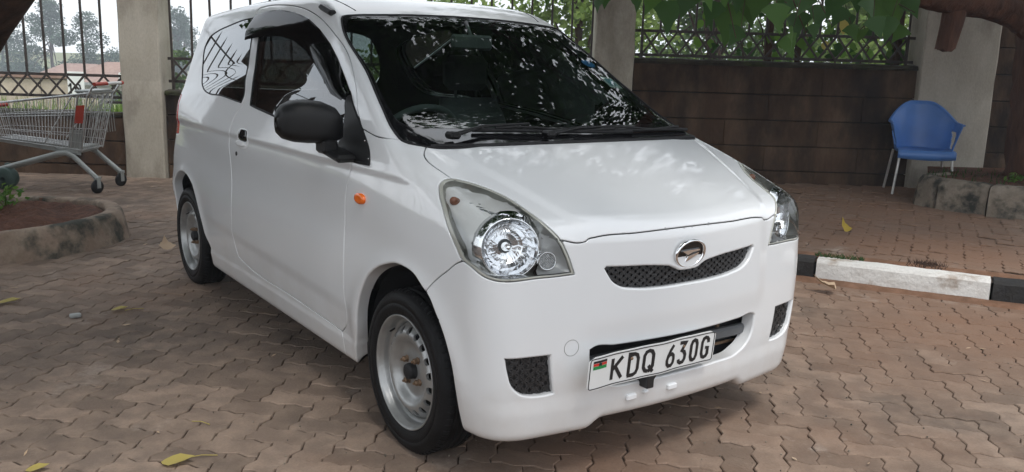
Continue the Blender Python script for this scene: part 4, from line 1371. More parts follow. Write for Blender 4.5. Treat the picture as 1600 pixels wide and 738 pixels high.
m = MB(); m.box((-2.05, 0, .62), (.12, 1.10, .52), bev=.04); m.box((-1.85, 0, .45), (.45, 1.10, .16), bev=.04); m.build('rear_bench', M['seat'], CAR)
m = MB()
c_ = Vector((-.60, -.34, .93)); a_, s_, u_ = frame((-.85, 0, .52))
m.tube([c_ + s_ * (.18 * math.cos(t)) + u_ * (.18 * math.sin(t)) for t in np.linspace(0, 2 * math.pi, 41)], .014, 8, caps=False)
for ang in (90, 215, 325): m.tube([c_ + a_ * -.03, c_ + s_ * (.175 * math.cos(R(ang))) + u_ * (.175 * math.sin(R(ang)))], [.03, .014], 8)
m.tube([c_ + a_ * -.02, c_ + a_ * -.28], .03, 10); m.build('steering_wheel', M['dash'], CAR)
m = MB(); m.box((-.74, 0, 1.335), (.022, .20, .062), bev=.01); m.tube([(-.74, 0, 1.35), (-.79, 0, 1.42)], .008); m.build('rear_view_mirror', M['dash'], CAR)

# ================================================================== THE SETTING
# x to the right, y away from the camera, z up; the wall stands across the view at y = 8.8
WY = 8.80
# ---- outline of the raised pavement and the round planter, needed by the paving
KA, KB = Vector((1.860, 5.175)), Vector((2.715, 4.765))       # ends of the white kerb stone (front foot)
KD = (KB - KA).normalized(); KN = Vector((-KD.y, KD.x))       # KN points to the pavement side
PAVE_Z = .125
K_L = KA - KD * 2.6                                            # the kerb goes on behind the car
K_R = KB + KD * 6.0
def on_pavement(x, y):
    p = Vector((x, y)) - KA
    return p.dot(KN) > -.02 and (Vector((x, y)) - K_L).dot(KD) > -.05
PLC = (-3.56, 5.63)
def planter_r(a):
    return .845 + .025 * math.sin(3 * a + .6) + .03 * math.cos(2 * a - .6) - .03 * math.sin(a * 1.0 - .8)

# ground sheet out to the horizon (falls away beyond the wall)
m = MB()
xs = [-600, -200, -80, -40, -25, -15, -9, -5, 0, 5, 9, 15, 25, 40, 80, 200, 600]
ys = [-300, -120, -50, -20, -8, 0, 4, WY + .10]
vs = [(x, y, -.0085 if y <= WY + .2 else 0) for y in ys for x in xs]
nx = len(xs)
m.add(vs, [(j * nx + i, j * nx + i + 1, (j + 1) * nx + i + 1, (j + 1) * nx + i) for j in range(len(ys) - 1) for i in range(nx - 1)])
GROUND = m.build('ground', M['joint']); GROUND['kind'] = 'structure'
m = MB()
ys = [WY + .10, 9.6, 11, 14, 18, 24, 34, 50, 80, 140, 300, 900]
def land_z(x, y):
    z = .02 if y < 9.5 else 0.0 - .035 * (min(y, 24) - 9.5) - .055 * max(0, min(y, 80) - 24)
    if x < -2: z += .46 * max(0, min(1, (16 - y) / 4.5))
    return z + (.05 * math.sin(x * .9 + y * .3) if 9.5 < y < 30 else 0)
vs = [(x * (1 if y < 300 else 2), y, land_z(x, y)) for y in ys for x in xs]
m.add(vs, [(j * nx + i, j * nx + i + 1, (j + 1) * nx + i + 1, (j + 1) * nx + i) for j in range(len(ys) - 1) for i in range(nx - 1)], True)
tag(m.build('field', M['field']), kind='structure')

# ---- wavy paving blocks in herringbone
U = .1045
AMP = .0085
def edge_pts(x0, y0, x1, y1):
    """one unit edge of the grid as an S curve; always drawn in the positive direction"""
    dx, dy = x1 - x0, y1 - y0
    sg = 1 if abs(dx) > abs(dy) else -1
    nxv, nyv = (0, 1) if abs(dx) > abs(dy) else (1, 0)
    out = []
    for t, k in ((0, 0), (.30, 1), (.70, -1)):
        out.append((x0 + dx * t + nxv * sg * k * AMP / U, y0 + dy * t + nyv * sg * k * AMP / U))
    return out, (x1, y1)
def outline(w, h):
    pts = []
    def run(a, b):
        n = int(abs(b[0] - a[0]) + abs(b[1] - a[1]))
        segs = []
        for i in range(n):
            p = (a[0] + (b[0] - a[0]) * i / n, a[1] + (b[1] - a[1]) * i / n)
            q = (a[0] + (b[0] - a[0]) * (i + 1) / n, a[1] + (b[1] - a[1]) * (i + 1) / n)
            fwd = (q[0] - p[0]) + (q[1] - p[1]) > 0
            if fwd: e, _ = edge_pts(*p, *q); segs += e
            else:
                e, endp = edge_pts(*q, *p); full = e + [endp]
                segs += full[::-1][:-1]
        return segs
    pts += run((0, 0), (w, 0)); pts += run((w, 0), (w, h)); pts += run((w, h), (0, h)); pts += run((0, h), (0, 0))
    return pts
def paver_shape(w, h, gap=.0016, bev=.0034, drop=.009):
    o = np.array(outline(w, h)) * U
    n = len(o)
    t = np.roll(o, -1, 0) - np.roll(o, 1, 0); t /= np.linalg.norm(t, axis=1, keepdims=True)
    nin = np.stack([-t[:, 1], t[:, 0]], 1)
    a = o + nin * gap; b = o + nin * (gap + bev)
    c = np.array([w, h]) * U / 2
    a -= c; b -= c
    vs = [(x, y, -drop) for x, y in a] + [(x, y, -.0035) for x, y in a] + [(x, y, 0) for x, y in b]
    fs = [tuple(range(2 * n, 3 * n))]
    for q in (0, n):
        fs += [(q + i, q + (i + 1) % n, q + n + (i + 1) % n, q + n + i) for i in range(n)]
    return vs, fs, c
PV = {}
for key, (w, h) in (('H', (2, 1)), ('V', (1, 2))):
    vs, fs, c = paver_shape(w, h)
    me = bpy.data.meshes.new('paver'); me.from_pydata(vs, [], fs); me.update(); me.materials.append(M['paver'])
    PV[key] = (me, vs, fs, c)

def lay(area, rz, origin, zbase, parent, limit, warp, uneven=1.0):
    """herringbone over area(x, y) -> bool; the blocks that show largest become parts, the rest one joined part"""
    ca, sa = math.cos(rz), math.sin(rz)
    cand = []
    N_ = 130
    for i in range(-N_, N_):
        for j in range(-N_, N_):
            k = (i - j) % 4
            if k == 0: key, cx, cy = 'H', (i + 1) * U, (j + .5) * U
            elif k == 3: key, cx, cy = 'V', (i + .5) * U, (j + 1) * U
            else: continue
            cx, cy = cx + warp * math.sin(cy * .8 + 1), cy + warp * math.sin(cx * .9)
            x, y = origin[0] + cx * ca - cy * sa, origin[1] + cx * sa + cy * ca
            if y < 1.35 or y > WY or abs(x) > .66 * y + .9: continue
            if not area(x, y): continue
            cand.append((key, x, y))
    # how large it shows: 1 / distance, only inside the picture and not under the car
    ci, si = math.cos(.948947), math.sin(.948947)
    def score(x, y):
        inside = abs(x) < .59 * y + .05 and y > 1.9
        dx, dy = x - .2396, y - 3.0939
        lx, ly = dx * ci - dy * si, dx * si + dy * ci
        under = -2.7 < lx < .5 and abs(ly) < .62
        return (0 if inside and not under else 1, math.hypot(x, y))
    cand.sort(key=lambda c: score(c[1], c[2]))
    vs_all, fs_all = [], []
    for idx, (key, x, y) in enumerate(cand):
        me, vs, fs, c = PV[key]
        tz = rnd.gauss(0, .0014 * uneven); tx, ty = rnd.gauss(0, .007 * uneven), rnd.gauss(0, .007 * uneven); rr_ = rz + rnd.gauss(0, .010)
        z = zbase + tz + .0025 * math.sin(x * 1.7 + .6) * math.sin(y * 1.3)
        if idx < limit:
            o = bpy.data.objects.new('paver', me)
            o.location = (x, y, z); o.rotation_euler = (tx, ty, rr_)
            COL.objects.link(o); o.parent = parent
        else:
            k0 = len(vs_all); c_, s_ = math.cos(rr_), math.sin(rr_)
            for (a, b, d) in vs: vs_all.append((x + a * c_ - b * s_, y + a * s_ + b * c_, z + d + a * -ty + b * tx))
            fs_all += [tuple(i + k0 for i in f) for f in fs]
    if vs_all:
        me = bpy.data.meshes.new('paver_field'); me.from_pydata(vs_all, [], fs_all); me.update()
        o = link_mesh('paver_field', me, M['paver_field'], parent); o['kind'] = 'stuff'
def ground_area(x, y):
    if on_pavement(x, y): return False
    a = math.atan2(y - PLC[1], x - PLC[0])
    return math.hypot(x - PLC[0], y - PLC[1]) > planter_r(a) - .05
lay(ground_area, R(-10), (0, 3), .0, GROUND, 298, .04)

# raised pavement with its own blocks
m = MB()
c0, c1 = K_L + KN * .02, K_R + KN * .02
m.add([(c0.x, c0.y, PAVE_Z - .011), (c1.x, c1.y, PAVE_Z - .011), (c1.x + 6, WY + .1, PAVE_Z - .011), (c0.x + .9, WY + .1, PAVE_Z - .011), (c0.x, c0.y, -.01), (c0.x + .9, WY + .1, -.01)],
      [(0, 1, 2, 3), (0, 3, 5, 4)])
PAVEMENT = tag(m.build('pavement', M['joint']), kind='structure')
def pave_area(x, y):
    p = Vector((x, y))
    return (p - KA).dot(KN) > .16 and (p - K_L).dot(KD) > .1 and y < WY
lay(pave_area, R(-24), (3, 6), PAVE_Z, PAVEMENT, 240, .06, 2.2)

# kerb
KERB = tag(bpy.data.objects.new('kerb', None), kind='structure'); COL.objects.link(KERB); KERB['kind'] = 'structure'
def kerb_stone(a, b, mat, seed):
    q = random.Random(seed)
    L = (b - a).length; d = (b - a).normalized(); nn = Vector((-d.y, d.x))
    k = 14
    prof = [(0.0, -.03), (.004, .06), (.008, .112), (.022, .132), (.11, .136), (.125, .128), (.125, -.03)]
    vs, fs = [], []
    for i in range(k + 1):
        t = i / k
        e = .004 if i in (0, k) else 0
        for (o, z) in prof:
            w = (q.random() - .5) * .006
            p = a + d * (L * t + (e if i == 0 else -e if i == k else 0)) + nn * (o + w)
            vs.append((p.x, p.y, z * (1 if z < 0 else .965) + (q.random() - .5) * .005))
    n = len(prof)
    for i in range(k):
        for j in range(n - 1): fs.append((i * n + j, (i + 1) * n + j, (i + 1) * n + j + 1, i * n + j + 1))
    fs += [tuple(range(n))[::-1], tuple(range(k * n, (k + 1) * n))]
    m = MB(); m.add(vs, fs, False)
    return m.build('kerb_stone', mat, KERB)
kerb_stone(KA, KB, M['kerb_white'], 1)
kerb_stone(KB + KD * .006, KB + KD * .90, M['kerb_black'], 2)
kerb_stone(KB + KD * .906, KB + KD * 1.8, M['kerb_white'], 3)
kerb_stone(KA - KD * .90, KA - KD * .006, M['kerb_black'], 4)
kerb_stone(KA - KD * 1.8, KA - KD * .906, M['kerb_white'], 5)
# red earth washed up against the kerb's foot and along its back edge
def dust_strip(a, b, w0, w1, z, seed, mat):
    q = random.Random(seed); d = (b - a).normalized(); nn = Vector((-d.y, d.x)); n = 60
    vs = []
    L = (b - a).length
    for i in range(n + 1):
        t = i / n
        e0 = w0 + (q.random() - .5) * .022; e1 = w1 + (q.random() - .5) * .014
        em = (e0 + e1) / 2
        for o, zz in ((e0, z - .004), (em, z + .007 + q.random() * .006), (e1, z + .010 + q.random() * .006)):
            p = a + d * (L * t) + nn * o; vs.append((p.x, p.y, zz))
    fs = [(i * 3 + j, (i + 1) * 3 + j, (i + 1) * 3 + j + 1, i * 3 + j + 1) for i in range(n) for j in (0, 1)]
    m = MB(); m.add(vs, fs, True); return m.build('earth_strip', mat)
tag(dust_strip(KA - KD * 1.8, KB + KD * 1.8, -.085, .006, .004, 3, M['red_dust']), kind='stuff')
tag(dust_strip(KA - KD * 1.8, KB + KD * 1.8, .122, .185, PAVE_Z + .002, 4, M['red_dust']), kind='stuff')

# ---- boundary wall: three lengths of coursed blocks, pillars, iron fence on top
def wall_section(name, x0, x1, z0, joints, top, label, nblk, cap_mat):
    W = empty('boundary_wall', ((x0 + x1) / 2, WY, 0), 0, label, 'wall', 'lengths of the boundary wall')
    zs = [z0] + joints + [top - .045]
    m = MB(); m.box(((x0 + x1) / 2, WY + .115, (z0 + top) / 2 - .03), (x1 - x0, .15, top - z0 - .06)); m.build('wall_core', M['liner'], local=W)
    q = random.Random(int(top * 100))
    for r_, (a, b) in enumerate(zip(zs[:-1], zs[1:])):
        cuts = [x0 + (x1 - x0) * (i + (.5 if r_ % 2 and 0 < i < nblk else 0) * .9) / nblk for i in range(nblk + 1)]
        cuts[-1] = x1
        for c0_, c1_ in zip(cuts[:-1], cuts[1:]):
            m = MB(); m.box(((c0_ + c1_) / 2, WY + .075 + q.uniform(-.004, .004), (a + b) / 2 + q.uniform(-.002, .002)), (c1_ - c0_ - .0014, .15, b - a - .009), bev=.004)
            m.build('block', M['wall'], local=W)
    n = 26; vs, fs = [], []
    prof = [(-.015, -.012), (-.022, .012), (-.01, .034), (.09, .044), (.19, .034), (.20, -.012)]
    for i in range(n + 1):
        x = x0 + (x1 - x0) * i / n
        for (o, z) in prof: vs.append((x, WY + o + q.uniform(-.006, .006), top - .042 + z + q.uniform(-.006, .006)))
    k = len(prof)
    fs = [(i * k + j, (i + 1) * k + j, (i + 1) * k + j + 1, i * k + j + 1) for i in range(n) for j in range(k - 1)] + [tuple(range(k))[::-1], tuple(range(n * k, (n + 1) * k))]
    m = MB(); m.add(vs, fs); m.build('coping', cap_mat, local=W)
    return W
wall_section('a', -9.2, -3.95, -.02, [.11, .35], .645, 'low brown block wall behind the shopping trolley, moss along its top', 5, M['wall_cap'])
wall_section('b', -3.52, .76, -.02, [.13, .38, .63], .885, 'brown block wall behind the white car, between two cream pillars', 4, M['wall_cap'])
wall_section('c', 1.16, 3.99, .05, [.245, .495, .755, 1.01], 1.335, 'high dark stained block wall beside the blue chair', 3, M['wall_cap'])
wall_section('d', 4.72, 8.5, .05, [.245, .495, .755, 1.01, 1.27, 1.53, 1.79, 2.05], 2.36, 'tall wall added to fill the dark shadow gap between the wide pillar and the trunk', 3, M['wall_cap'])  # raised above the other lengths to stand for the shadow in this gap
def pillar(x0, x1, z0, ztop, label, d0=.02, depth=.36):
    m = MB()
    n = 14
    cx, w = (x0 + x1) / 2, x1 - x0
    q = random.Random(int(x0 * 10))
    vs, fs = [], []
    for i in range(n + 1):
        z = z0 + (ztop - z0) * i / n
        hw, hd = w / 2, depth / 2
        cy = WY - d0 - .0 + hd - .06
        b = .012
        for (px, py) in ((-hw + b, -hd), (hw - b, -hd), (hw, -hd + b), (hw, hd - b), (hw - b, hd), (-hw + b, hd), (-hw, hd - b), (-hw, -hd + b)):
            vs.append((cx + px + q.uniform(-.005, .005), cy + py + q.uniform(-.005, .005), z))
    for i in range(n):
        for k in range(8): fs.append((i * 8 + k, i * 8 + (k + 1) % 8, (i + 1) * 8 + (k + 1) % 8, (i + 1) * 8 + k))
    fs.append(tuple(range(n * 8, n * 8 + 8)))
    r_ = empty('pillar', (cx, WY, z0), 0, label, 'pillar', 'cream pillars of the boundary wall')
    m.add(vs, fs); m.build('shaft', M['plaster'], local=r_)
    m = MB(); m.box((cx, WY + .10, ztop + .05), (w + .10, depth + .10, .10), bev=.015); m.build('pillar_cap', M['plaster'], local=r_)
    return r_
pillar(-3.925, -3.53, -.02, 2.75, 'cream plastered pillar right of the shopping trolley')
pillar(.76, 1.15, -.02, 2.75, 'cream pillar rising behind the windscreen of the white car')
pillar(3.98, 4.72, .05, 2.75, 'wide cream pillar behind the blue plastic chair')

def fence(x0, x1, zb, zlo, zhi, ztop, pitch, label, phase=0.0):
    F = empty('iron_fence', ((x0 + x1) / 2, WY + .09, zb), 0, label, 'fence', 'iron fence panels on the wall')
    y = WY + .09
    n = int((x1 - x0 - .03) / pitch)
    xs_ = [x0 + phase + pitch * i for i in range(n + 2) if x0 + .01 < x0 + phase + pitch * i < x1 - .005]
    me = None
    for x in xs_:
        if me is None:
            m = MB(); m.box((0, 0, (ztop - zhi) / 2), (.020, .020, ztop - zhi), bev=.002)
            m.add([(-.018, 0, ztop - zhi - .02), (0, -.010, ztop - zhi - .02), (.018, 0, ztop - zhi - .02), (0, .010, ztop - zhi - .02), (0, 0, ztop - zhi + .10)], [(0, 1, 4), (1, 2, 4), (2, 3, 4), (3, 0, 4)])
            b = m.build('bar', M['iron'], F); me = b.data
        else:
            b = bpy.data.objects.new('bar', me); COL.objects.link(b); b.parent = F
        b.location = (x - F.location.x + rnd.gauss(0, .002), 0, zhi - zb)
        b.rotation_euler = (0, rnd.gauss(0, .006), 0)
    for z in (zlo, zhi, ztop - .10):
        m = MB(); m.box(((x0 + x1) / 2, y + .012, z), (x1 - x0, .008, .028), bev=.002); m.build('rail', M['iron'], local=F)
    for x in (xs_[0] - pitch * .0, xs_[-1]):
        m = MB(); m.box((x, y - .003, (zb - .03 + zhi) / 2), (.026, .026, zhi - zb + .03)); m.build('post', M['iron'], local=F)
    # crossed flats
    h_ = zhi - zlo
    sm = {}
    for a, b in zip(xs_[:-1], xs_[1:]):
        for s in (1, -1):
            if s not in sm:
                m = MB(); L = math.hypot(pitch, h_)
                m.box((0, s * .0045, 0), (L, .007, .020), rot=Matrix.Rotation(-s * math.atan2(h_, pitch), 3, 'Y'))
                o = m.build('cross_strip', M['iron'], F); sm[s] = o.data
            else:
                o = bpy.data.objects.new('cross_strip', sm[s]); COL.objects.link(o); o.parent = F
            o.location = ((a + b) / 2 - F.location.x, -.006, (zlo + zhi) / 2 - zb)
    return F
fence(-9.2, -3.96, .66, .785, 1.00, 2.50, .1925, 'rusty iron fence panel with crossed strips above the shopping trolley', (-4.17 + 9.2) % .1925)
m_ = MB(); m_.box((-4.05, WY + .10, .735), (.24, .012, .026)); m_.build('fence_stub', M['iron'], parent=[o for o in bpy.data.objects if o.name == 'iron_fence'][0]); bpy.data.objects['fence_stub'].location = tuple(-Vector(bpy.data.objects['iron_fence'].location))
fence(-3.52, .75, .90, .965, 1.19, 2.35, .20, 'iron fence panel behind the roof of the white car', .055)
fence(1.17, 3.97, 1.36, 1.365, 1.60, 2.45, .1765, 'iron fence panel with green vines through it, above the dark wall', .07)

# side fence beyond the left edge of the picture: it shows in the car's side windows
SF_ = empty('side_fence', (-7.6, 4.0, .5), 0, 'iron fence along the left side of the yard, seen in the car windows', 'fence', 'iron fence panels on the wall')
m = MB(); m.box((-7.6, 4.2, .30), (.15, 9.2, .62), bev=.01); sw = m.build('side_wall', M['wall']); tag(sw, 'low block wall along the left side of the yard', 'wall', 'lengths of the boundary wall')
for z in (.80, 2.62):
    m = MB(); m.box((-7.6, 4.2, z), (.03, 9.2, .05)); m.build('rail', M['iron'], local=SF_)
m = MB(); m.box((0, 0, 1.12), (.042, .042, 2.24)); m.add([(-.045, 0, 2.2), (0, -.045, 2.2), (.045, 0, 2.2), (0, .045, 2.2), (0, 0, 2.42)], [(0, 1, 4), (1, 2, 4), (2, 3, 4), (3, 0, 4)])
b0 = m.build('bar', M['iron'], SF_)
for i in range(29):
    o = b0 if i == 0 else bpy.data.objects.new('bar', b0.data)
    if i: COL.objects.link(o); o.parent = SF_
    o.location = (0, -4.4 + i * .32, .08)

# ---- round planter on the left
PLT = empty('planter', (PLC[0], PLC[1], 0), 0, 'round low concrete planter of red soil at the left edge', 'planter')
m = MB()
n = 72; q = random.Random(11)
vs, fs = [], []
prof = [(.035, -.02), (.022, .05), (.004, .12), (-.008, .164), (-.024, .182), (-.065, .187), (-.100, .182), (-.112, .168), (-.116, .10)]
for i in range(n):
    a = 2 * math.pi * i / n
    rr_ = planter_r(a) + .006 * math.sin(a * 11) + q.uniform(-.003, .003)
    for (o, z) in prof:
        r2 = rr_ + o + q.uniform(-.004, .004)
        vs.append((PLC[0] + r2 * math.cos(a), PLC[1] + r2 * math.sin(a), z + q.uniform(-.004, .004) + .010 * math.sin(a * 2 + 1)))
k = len(prof)
for i in range(n):
    for j in range(k - 1): fs.append((i * k + j, ((i + 1) % n) * k + j, ((i + 1) % n) * k + j + 1, i * k + j + 1))
m.add(vs, fs, True); m.build('planter_rim', M['planter'], local=PLT)
m = MB(); vs, fs = [], []
nr, na = 14, 60
for i in range(nr + 1):
    for j in range(na):
        a = 2 * math.pi * j / na; r_ = (planter_r(a) - .11) * i / nr
        z = .150 + .030 * (1 - (i / nr) ** 2) + q.uniform(-.010, .012) + .02 * math.sin(a * 3 + i)
        if i == nr: z -= .03
        vs.append((PLC[0] + r_ * math.cos(a), PLC[1] + r_ * math.sin(a), z))
for i in range(nr):
    for j in range(na): fs.append((i * na + j, (i + 1) * na + j, (i + 1) * na + (j + 1) % na, i * na + (j + 1) % na))
m.add(vs, fs, True); m.build('soil', M['soil'], local=PLT)
m = MB()
for _ in range(90):
    a = q.uniform(0, 6.283); r_ = q.uniform(0, .72); s_ = q.uniform(.006, .02)
    m.box((PLC[0] + r_ * math.cos(a), PLC[1] + r_ * math.sin(a), .178 + q.uniform(-.02, .01)), (s_, s_ * 1.4, s_ * .6), rz=q.uniform(0, 3), bev=s_ * .2)
tag(m.build('soil_crumbs', M['red_dust']), kind='stuff')

def leaf_quads(m, c, count, rx, ry, rz_, size, q, aspect=.55, droop=.0, shell=.35):
    for _ in range(count):
        while True:
            v = Vector((q.uniform(-1, 1), q.uniform(-1, 1), q.uniform(-1, 1)))
            if shell < v.length < 1: break
        p = Vector((c[0] + v.x * rx, c[1] + v.y * ry, c[2] + v.z * rz_))
        d = Vector((q.gauss(0, 1), q.gauss(0, 1), q.gauss(0, .7) - droop)).normalized()
        s = d.cross(Vector((q.gauss(0, 1), q.gauss(0, 1), q.gauss(0, 1)))).normalized()
        u = d.cross(s)
        L = size * q.uniform(.65, 1.3); w = L * aspect
        m.add([p, p + d * L * .45 + s * w * .5 + u * L * .06, p + d * L, p + d * L * .45 - s * w * .5 + u * L * .06], [(0, 1, 2, 3)])

def small_plant(name, x, y, z, h, count, label, cat, mat, group=None, size=.05):
    q = random.Random(int((x + 9) * 100 + y * 10))
    r_ = empty(name, (x, y, z), 0, label, cat, group)
    m = MB()
    for k in range(5):
        a = q.uniform(0, 6.28); m.tube([(x, y, z - .02), (x + math.cos(a) * h * .25, y + math.sin(a) * h * .25, z + h * .5), (x + math.cos(a) * h * .5, y + math.sin(a) * h * .5, z + h * .9)], [.004, .003, .0015], 5)
    m.build('stem', mat, local=r_)
    m = MB(); leaf_quads(m, (x, y, z + h * .55), count, h * .75, h * .75, h * .5, size, q, .5, shell=.1)
    m.build('foliage', mat, local=r_)
    return r_
small_plant('young_plant', -3.46, 5.83, .175, .17, 80, 'small bright green seedling in the red soil of the round planter', 'plant', M['leaf_vine'])
small_plant('young_plant', -3.64, 5.68, .175, .12, 50, 'low green sprout at the picture edge in the round planter', 'plant', M['leaf_vine'])

# ---- stone edged bed on the right
BED = empty('flower_bed', (4.3, 7.6, PAVE_Z), 0, 'raised flower bed edged with mottled concrete stones on the right', 'flower bed')
bq = random.Random(5)
edge = [Vector((3.55, 7.62)), Vector((3.62, 7.38)), Vector((3.90, 7.08)), Vector((4.24, 6.83)), Vector((4.75, 6.50)), Vector((5.4, 6.1)), Vector((6.2, 5.6))]
def bed_stone(a, b, h, rnd_end=False):
    L = (b - a).length; d = (b - a).normalized(); nn = Vector((-d.y, d.x))
    k = 10; prof = [(-.01, -.02), (.0, .10), (.012, h - .05), (.045, h - .008), (.10, h), (.16, h - .012), (.175, h - .06), (.18, -.02)]
    vs, fs = [], []
    for i in range(k + 1):
        t = i / k
        e = 1.0 if 0 < i < k else .93
        for (o, z) in prof:
            w = bq.uniform(-.008, .008)
            p = a + d * (.006 + (L - .012) * t) + nn * (.085 + (o - .085) * e + w)
            vs.append((p.x, p.y, PAVE_Z + z * (e if z > 0 else 1) + bq.uniform(-.006, .006)))
    n = len(prof)
    fs = [(i * n + j, (i + 1) * n + j, (i + 1) * n + j + 1, i * n + j + 1) for i in range(k) for j in range(n - 1)] + [tuple(range(n))[::-1], tuple(range(k * n, (k + 1) * n))]
    m = MB(); m.add(vs, fs, True); m.build('edging_stone', M['kerb_stone'], local=BED)
for a, b in zip(edge[:-1], edge[1:]): bed_stone(a, b, .262)
back = [Vector((3.55, 7.62)), Vector((3.68, 7.85)), Vector((3.95, 8.0))]
for a, b in zip(back[1:], back[:-1]): bed_stone(a, b, .26)
m = MB()
poly = [(3.60, 7.62), (3.68, 7.45), (3.95, 7.22), (4.3, 6.98), (4.8, 6.65), (5.5, 6.22), (6.3, 5.75), (7.5, 6.5), (7.0, 8.7), (4.1, 8.6), (3.8, 7.95)]
vs = [(x, y, PAVE_Z + .235) for x, y in poly] + [(4.8, 7.4, PAVE_Z + .30)]
m.add(vs, [(i, (i + 1) % len(poly), len(poly)) for i in range(len(poly))], True); m.build('soil', M['soil'], local=BED)
m = MB(); gq = random.Random(3)
for _ in range(1500):
    x = gq.uniform(3.6, 5.9); y = gq.uniform(6.2, 8.1)
    if not in_poly(np.array([[x, y]]), np.array(poly))[0]: continue
    h = gq.uniform(.02, .065); a = gq.uniform(0, 6.28); lx, ly = math.cos(a) * h * .7, math.sin(a) * h * .7
    z = PAVE_Z + .24
    m.add([(x - ly * .16, y + lx * .16, z), (x + ly * .16, y - lx * .16, z), (x + lx, y + ly, z + h)], [(0, 1, 2)])
tag(m.build('grass', M['leaf_dark']), kind='stuff')
small_plant('weed', 4.22, 7.30, PAVE_Z + .25, .09, 40, 'small yellow green weed at the foot of the reddish trunk', 'plant', M['leaf_vine'], size=.04)
# grass tuft by the kerb
m = MB()
for _ in range(130):
    t = gq.uniform(-.02, .26); p = KA + KD * t + KN * gq.uniform(.10, .16)
    h = gq.uniform(.012, .04); a = gq.uniform(0, 6.28)
    m.add([(p.x - .004, p.y, PAVE_Z + .005), (p.x + .004, p.y, PAVE_Z + .005), (p.x + math.cos(a) * h * .6, p.y + math.sin(a) * h * .6, PAVE_Z + h)], [(0, 1, 2)])
tag(m.build('kerb_grass', M['leaf_dark']), kind='stuff')
m = MB()
for _ in range(200):
    t = gq.gauss(.60, .05); p = KA + KD * t + KN * gq.uniform(.13, .24)
    h = gq.uniform(.015, .05); a = gq.uniform(0, 6.28)
    m.add([(p.x - .004, p.y, PAVE_Z + .003), (p.x + .004, p.y, PAVE_Z + .003), (p.x + math.cos(a) * h * .5, p.y + math.sin(a) * h * .5, PAVE_Z + h)], [(0, 1, 2)])
tag(m.build('dead_moss', M['bark']), kind='stuff')
# grass strip beyond the low wall
m = MB()
for _ in range(5200):
    x = gq.uniform(-9, -3.4); y = gq.uniform(9.05, 11.5)
    if x < -4.75 and gq.random() < .75: continue
    h = gq.uniform(.10, .34); a = gq.uniform(0, 6.28); z = land_z(x, y)
    m.add([(x - .010, y, z - .05), (x + .010, y, z - .05), (x + math.cos(a) * h * .4, y + math.sin(a) * h * .4, z + h)], [(0, 1, 2)])
tag(m.build('long_grass', M['leaf_grass']), kind='stuff')

# ---- things beyond the fence
SW = empty('stone_wall', (-16, 22, -1), 0, 'long tan stone wall in the field beyond the low wall', 'wall')
m = MB(); m.box((-16.5, 22.2, -.55), (11.0, .30, 2.1)); m.build('wall_core', M['stone_tan'], local=SW)
for r_ in range(5):
    for c in range(11):
        x = -21.6 + c * 1.02 + (.4 if r_ % 2 else 0)
        m = MB(); m.box((x, 22.02, -1.35 + r_ * .41), (1.0, .10, .395), bev=.015); m.build('block', M['stone_tan'], local=SW)
m = MB(); m.box((-16.5, 22.15, .56), (11.2, .5, .12), bev=.02); m.build('coping', M['roof_tile'], local=SW)

def house(x, y, z, w, d, h, rh, label, gable=True, rz=0.0):
    H = empty('house', (x, y, z), rz, label, 'house', 'tiled roof houses beyond the field')
    m = MB(); m.box((0, 0, h / 2), (w, d, h)); m.build('wall', M['house_wall'], H)
    m = MB(); ov = .7
    vs = [(-w/2-ov, -d/2-ov, h), (w/2+ov, -d/2-ov, h), (w/2+ov, d/2+ov, h), (-w/2-ov, d/2+ov, h), (-w*.28, 0, h+rh), (w*.28, 0, h+rh)]
    m.add(vs, [(0, 1, 5, 4), (1, 2, 5), (2, 3, 4, 5), (3, 0, 4), (3, 2, 1, 0)])
    m.build('roof', M['roof_tile'], H)
    m = MB(); m.box((0, -d / 2 - ov, h - .12), (w + 1.4, .12, .24)); m.build('fascia', M['post_grey'], H)
    for k in (-.3, .05, .34):
        m = MB(); m.box((w * k, -d / 2 - .02, h * .55), (w * .12, .10, h * .38)); m.build('window', M['black_gloss'], H)
    if gable:
        m = MB(); m.add([(w*.12, -d/2-.6, h+.1), (w*.40, -d/2-.6, h+.1), (w*.40, -d/2-.6, h+rh*.52), (w*.12, -d/2-.6, h+rh*.52), (w*.12, 0, h+.1), (w*.40, 0, h+.1), (w*.40, 0, h+rh*.52), (w*.12, 0, h+rh*.52)], [(0, 1, 2, 3), (1, 5, 6, 2), (4, 0, 3, 7), (3, 2, 6, 7)])
        m.build('dormer', M['white_wall'], H)
    return H
house(-32.9, 75, -4.0, 7.0, 7, 2.6, 1.6, 'red tiled house with a white dormer seen between fence and pillar')
house(-47, 95, -4.3, 6.0, 6, 2.6, 1.35, 'wide brown tiled roof beyond the sign, half behind trees', False, .1)

SG = empty('road_sign', (-7.73, 15.4, -.5), 0, 'white board sign with the number 10 behind the fence', 'sign')
m = MB(); m.box((-7.70, 15.45, .10), (.05, .05, 1.4)); m.build('sign_post', M['post_grey'], local=SG)
m = MB(); m.box((-7.72, 15.4, .63), (.29, .02, .46), bev=.004); SB = m.build('sign_board', M['sign_white'], local=SG)
def sign_strokes(strokes, u0, v0, w, h, sw):
    m = MB()
    for st in strokes:
        for a, b in zip(st[:-1], st[1:]):
            pa, pb = Vector((u0 + a[0] * w, v0 + a[1] * h)), Vector((u0 + b[0] * w, v0 + b[1] * h))
            d = (pb - pa).normalized(); nn = Vector((-d.y, d.x)) * sw / 2; pa -= d * sw * .3; pb += d * sw * .3
            m.add([(pa.x + nn.x, 15.386, pa.y + nn.y), (pa.x - nn.x, 15.386, pa.y - nn.y), (pb.x - nn.x, 15.386, pb.y - nn.y), (pb.x + nn.x, 15.386, pb.y + nn.y)], [(0, 1, 2, 3)])
    o = m.build('sign_character', M['ink'], local=SG); return o
